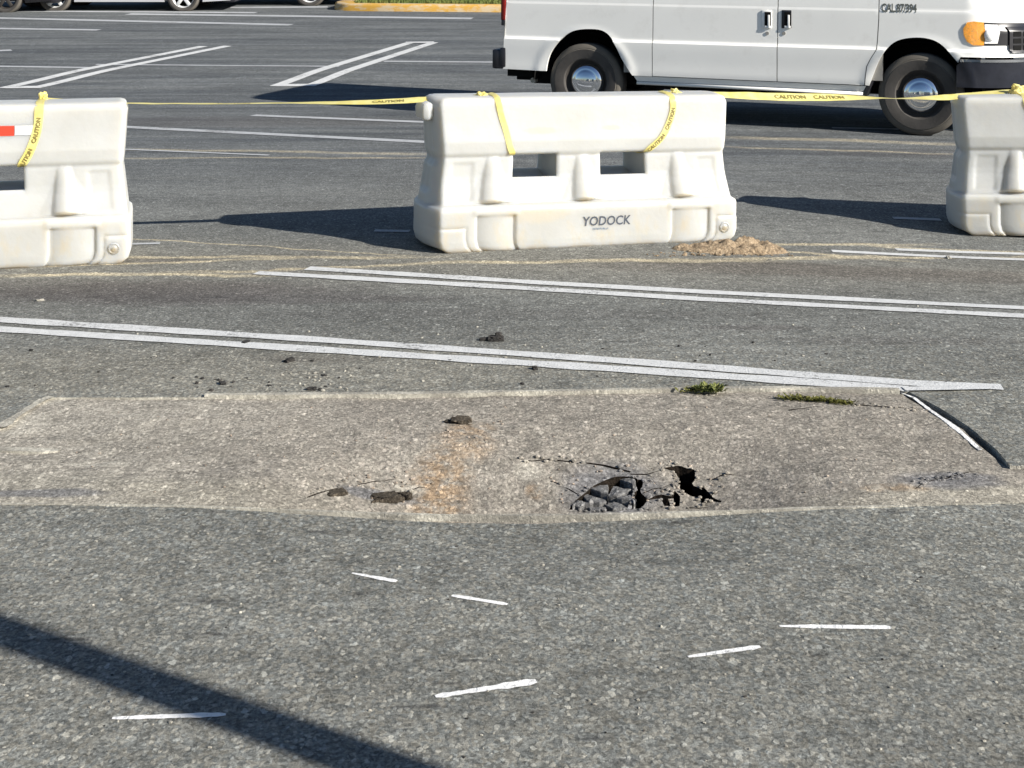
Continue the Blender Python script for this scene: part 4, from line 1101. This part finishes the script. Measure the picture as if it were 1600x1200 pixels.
# ------------------------------------------------------------------ far cars, kerb and grass
def car(name, loc, yaw, col_m, label, L=4.6, wb=2.65, rim_m=None, wr=.33):
    c0 = empty(name, loc, (0, 0, yaw)); tag(c0, label, 'car', 'cars parked at the far side of the lot')
    W_ = 1.8; fo = (L - wb) / 2
    sil = [(-fo, .42), (-fo + .02, .75), (-fo + .15, .92), (.1 - fo + .9, 1.0), (.55, 1.40), (1.1, 1.46), (1.7, 1.42), (2.45, 1.0), (wb + fo - .45, .88), (wb + fo - .08, .70), (wb + fo, .45), (wb + fo - .05, .25)]
    def arch(uc): return [(uc + .40 * math.cos(a), .32 + .40 * math.sin(a)) for a in [R(d) for d in range(-15, 196, 15)]]
    low = [(p[0], max(p[1], .22)) for p in arch(wb)] + [(p[0], max(p[1], .22)) for p in arch(0)] + [(-fo + .05, .25)]
    poly = sil + low
    ov, f2 = cdt_mesh(poly, [], [(x * .12 - fo, z * .1 + .2) for x in range(0, 40) for z in range(0, 13) if inpoly((x * .12 - fo, z * .1 + .2), poly)])
    def vv(x, z): return .05 * max(0, 1 - abs(z - .6) / .5) - .22 * max(0, (z - .95) / .5) - .10 * max(0, abs((x - wb / 2) / (L / 2)) ** 6) - .06 * max(0, (.4 - z) / .2)
    n = len(ov); v_ = [(v.x, -W_ / 2 - vv(v.x, v.y), v.y) for v in ov] + [(v.x, W_ / 2 + vv(v.x, v.y), v.y) for v in ov]
    f_ = list(f2) + [[i + n for i in f_[::-1]] for f_ in f2]; cnt = {(f_[i], f_[(i + 1) % len(f_)]) for f_ in f2 for i in range(len(f_))}
    for a, b in list(cnt):
        if (b, a) not in cnt: f_.append([b, a, a + n, b + n])
    pymesh('body', v_, f_, col_m, c0, smooth=True, sharp=30)
    for s_ in (-1, 1):
        pl = [(-.05, 1.0), (.65, 1.33), (1.12, 1.39), (1.62, 1.35), (2.2, 1.0)]
        v_ = [(x, s_ * (W_ / 2 + vv(x, z) + .006), z) for x, z in pl]; pymesh('window', v_, [list(range(len(pl)))], M_GLASS, c0)
        for uc in (0, wb):
            wh = empty('wheel', (uc, s_ * (W_ / 2 - .10), wr)); wh.parent = c0; wh.rotation_euler = (0, 0, 0 if s_ < 0 else math.pi)
            tyre(wh, wr, .21, wr * .68, (0, 0, 0))
            v2, f3 = lathe([(wr * .68, -.09), (wr * .62, -.06), (wr * .60, 0)], 40); pymesh('rim', v2, f3, rim_m or M_SILV, wh, smooth=True)
            bm = bmesh.new()
            for k in range(5):
                a = R(72 * k + 18); rt = Matrix.Rotation(-a, 3, 'Y'); box(bm, rt @ Vector((wr * .33, -.07, 0)), (wr * .62, .03, .07), .008, rt)
            obj('spokes', bm, rim_m or M_SILV, wh, True, 40)
    bm = bmesh.new(); box(bm, (wb / 2, 0, .42), (L - .5, 1.2, .34)); box(bm, (wb / 2, 0, .30), (wb - .9, 1.66, .12)); obj('underbody', bm, M_DARK, c0)
    v2 = [(wb + fo - .06, y_, z) for z in (.24, .36) for y_ in (-.75, .75)]
    bm = bmesh.new(); box(bm, (wb + fo - .10, 0, .28), (.30, 1.55, .14), .03); obj('bumper_trim', bm, M_TRIM, c0, True, 40)
    bm = bmesh.new(); box(bm, (-fo + .12, 0, .30), (.25, 1.55, .14), .03); obj('bumper_trim', bm, M_TRIM, c0, True, 40)
    return c0
def car_at(px_wheel, row, ref, wb):
    p = at(px_wheel, row); return p
M_CSIL = paint('silver_car_paint', (.62, .63, .64), .25, .8); M_CBLK = paint('black_car_paint', (.012, .012, .014), .2, .8); M_CDK = paint('dark_car_paint', (.02, .022, .026), .2, .8)
def put_car(pxw, row, col, lb, which, wb, yaw, rim, L=4.6):
    p = at(pxw, row); d = Vector((math.cos(yaw), math.sin(yaw))); n_ = Vector((-d.y, d.x)); base = Vector((p.x, p.y)) + n_ * .9 - (d * wb if which == 'front' else Vector((0, 0)))
    mid = base + d * wb / 2; z0 = T(base.x, base.y); z1 = T(*(base + d * wb)); 
    c_ = car('parked_car', (base.x, base.y, T(*(base - n_ * .8)) ), yaw, col, lb, L, wb, rim)
    sl_ = (T(*(base + n_ * .8)) - T(*(base - n_ * .8))) / 1.6; c_.rotation_euler = (math.atan(sl_), 0, yaw); return c_
put_car(286, 17.5, M_CSIL, 'silver white car with alloy wheels at the top left', 'front', 2.62, R(-1), M_SILV)
put_car(8, 19.5, M_CBLK, 'black car cut off at the top left corner', 'front', 2.7, R(-2), M_RIM)
put_car(484, 9.0, M_CDK, 'dark car behind the far kerb, right of the silver car', 'front', 2.7, R(-1), M_SILV, 4.4)
# kerb island
q = N('yellow_worn_kerb'); kc = q.mix(q.mapr(q.noise(3.5, 4, .7, vec=q.scale(q.pos, (1, 1, 3))), .42, .56), (.50, .40, .26), (.52, .30, .06)); q.bump(q.noise(50, 3), .004)
M_KERB = q.fin(kc, .9, 0, .2)
ka, kb = at(512, 17), at(800, 19.5); kd = (kb - ka); kd.z = 0; kd.normalize(); kn = Vector((-kd.y, kd.x, 0))
path = [ka + kn * 9, ka + kn * .6, ka + kn * .2 + kd * .12, ka + kd * .45] + [ka + kd * t_ for t_ in (2, 4, 6, 9, 13, 18)]
v_, f_ = [], []
for i, p in enumerate(path):
    d_ = (path[min(i + 1, len(path) - 1)] - path[max(i - 1, 0)]); n_ = Vector((-d_.y, d_.x, 0)).normalized()
    z0 = T(p.x, p.y)
    for off, h_ in ((0, -.05), (.01, .10), (.03, .135), (.06, .15), (.42, .155), (.42, -.05)): pp = p + n_ * off; v_.append((pp.x, pp.y, T(p.x, p.y) + h_))
for i in range(len(path) - 1):
    for j in range(5): f_.append((i * 6 + j, i * 6 + j + 1, i * 6 + j + 7, i * 6 + j + 6))
tag(pymesh('kerb', v_, f_, M_KERB, smooth=True, sharp=40), kind='structure')
q = N('verge_soil'); M_VS = q.fin(q.mix(q.mapr(q.noise(4, 4), .4, .6), (.10, .11, .03), (.07, .09, .022)), .95, 0, .1)
v_, f_ = [], []
for j in range(9):
    for i in range(30):
        p = ka + kd * (.35 + i * .6) + kn * (.40 + j * 1.0); v_.append((p.x, p.y, T(p.x, p.y) + .13 + .02 * noise.noise(p)))
for j in range(8):
    for i in range(29): a = j * 30 + i; f_.append((a, a + 1, a + 31, a + 30))
tag(pymesh('grass_verge', v_, f_, M_VS, smooth=True), kind='structure')
q = N('grass_blade'); M_GRASS = q.fin(q.mix(q.mapr(q.noise(1.5, 4, .7), .35, .65), (.16, .17, .045), (.07, .115, .03)), .8, 0, .2)
random.seed(21); v_, f_ = [], []
for _ in range(9000):
    p = ka + kd * random.uniform(.4, 7) + kn * random.uniform(.40, 2.2); z = T(p.x, p.y) + .12; a = random.uniform(0, 6.28); h_ = random.uniform(.04, .10); n0 = len(v_)
    dx, dy = .012 * math.cos(a), .012 * math.sin(a); v_ += [(p.x - dx, p.y - dy, z), (p.x + dx, p.y + dy, z), (p.x + random.uniform(-.03, .03), p.y + random.uniform(-.03, .03), z + h_)]; f_.append((n0, n0 + 1, n0 + 2))
tag(pymesh('grass', v_, f_, M_GRASS), 'short green grass on the verge behind the far kerb', 'grass', kind='stuff')

# ------------------------------------------------------------------ the lamp post whose shadow crosses the foreground
sd = Vector((SUN.x, SUN.y)).normalized(); p0 = flat(300, 1092); base = p0 + sd * 4.4
lp = empty('lamp_post', (base.x, base.y, 0)); tag(lp, 'tall grey lamp post out of frame casting the long shadow on the asphalt', 'lamp post')
M_POST = plain('grey_post', (.18, .18, .18), .5)
bm = bmesh.new(); bmesh.ops.create_cone(bm, segments=24, radius1=.068, radius2=.062, depth=8.5, cap_ends=True, matrix=Matrix.Translation((0, 0, 4.25 + .3))); obj('pole', bm, M_POST, lp, True, 40)
bm = bmesh.new(); bmesh.ops.create_cone(bm, segments=24, radius1=.25, radius2=.25, depth=.5, cap_ends=True, matrix=Matrix.Translation((0, 0, .25))); obj('concrete_base', bm, M_EDGING, lp, True, 40)
bm = bmesh.new(); box(bm, (.3, 0, 8.8), (.7, .32, .14), .04); obj('lamp_head', bm, M_POST, lp, True, 40)
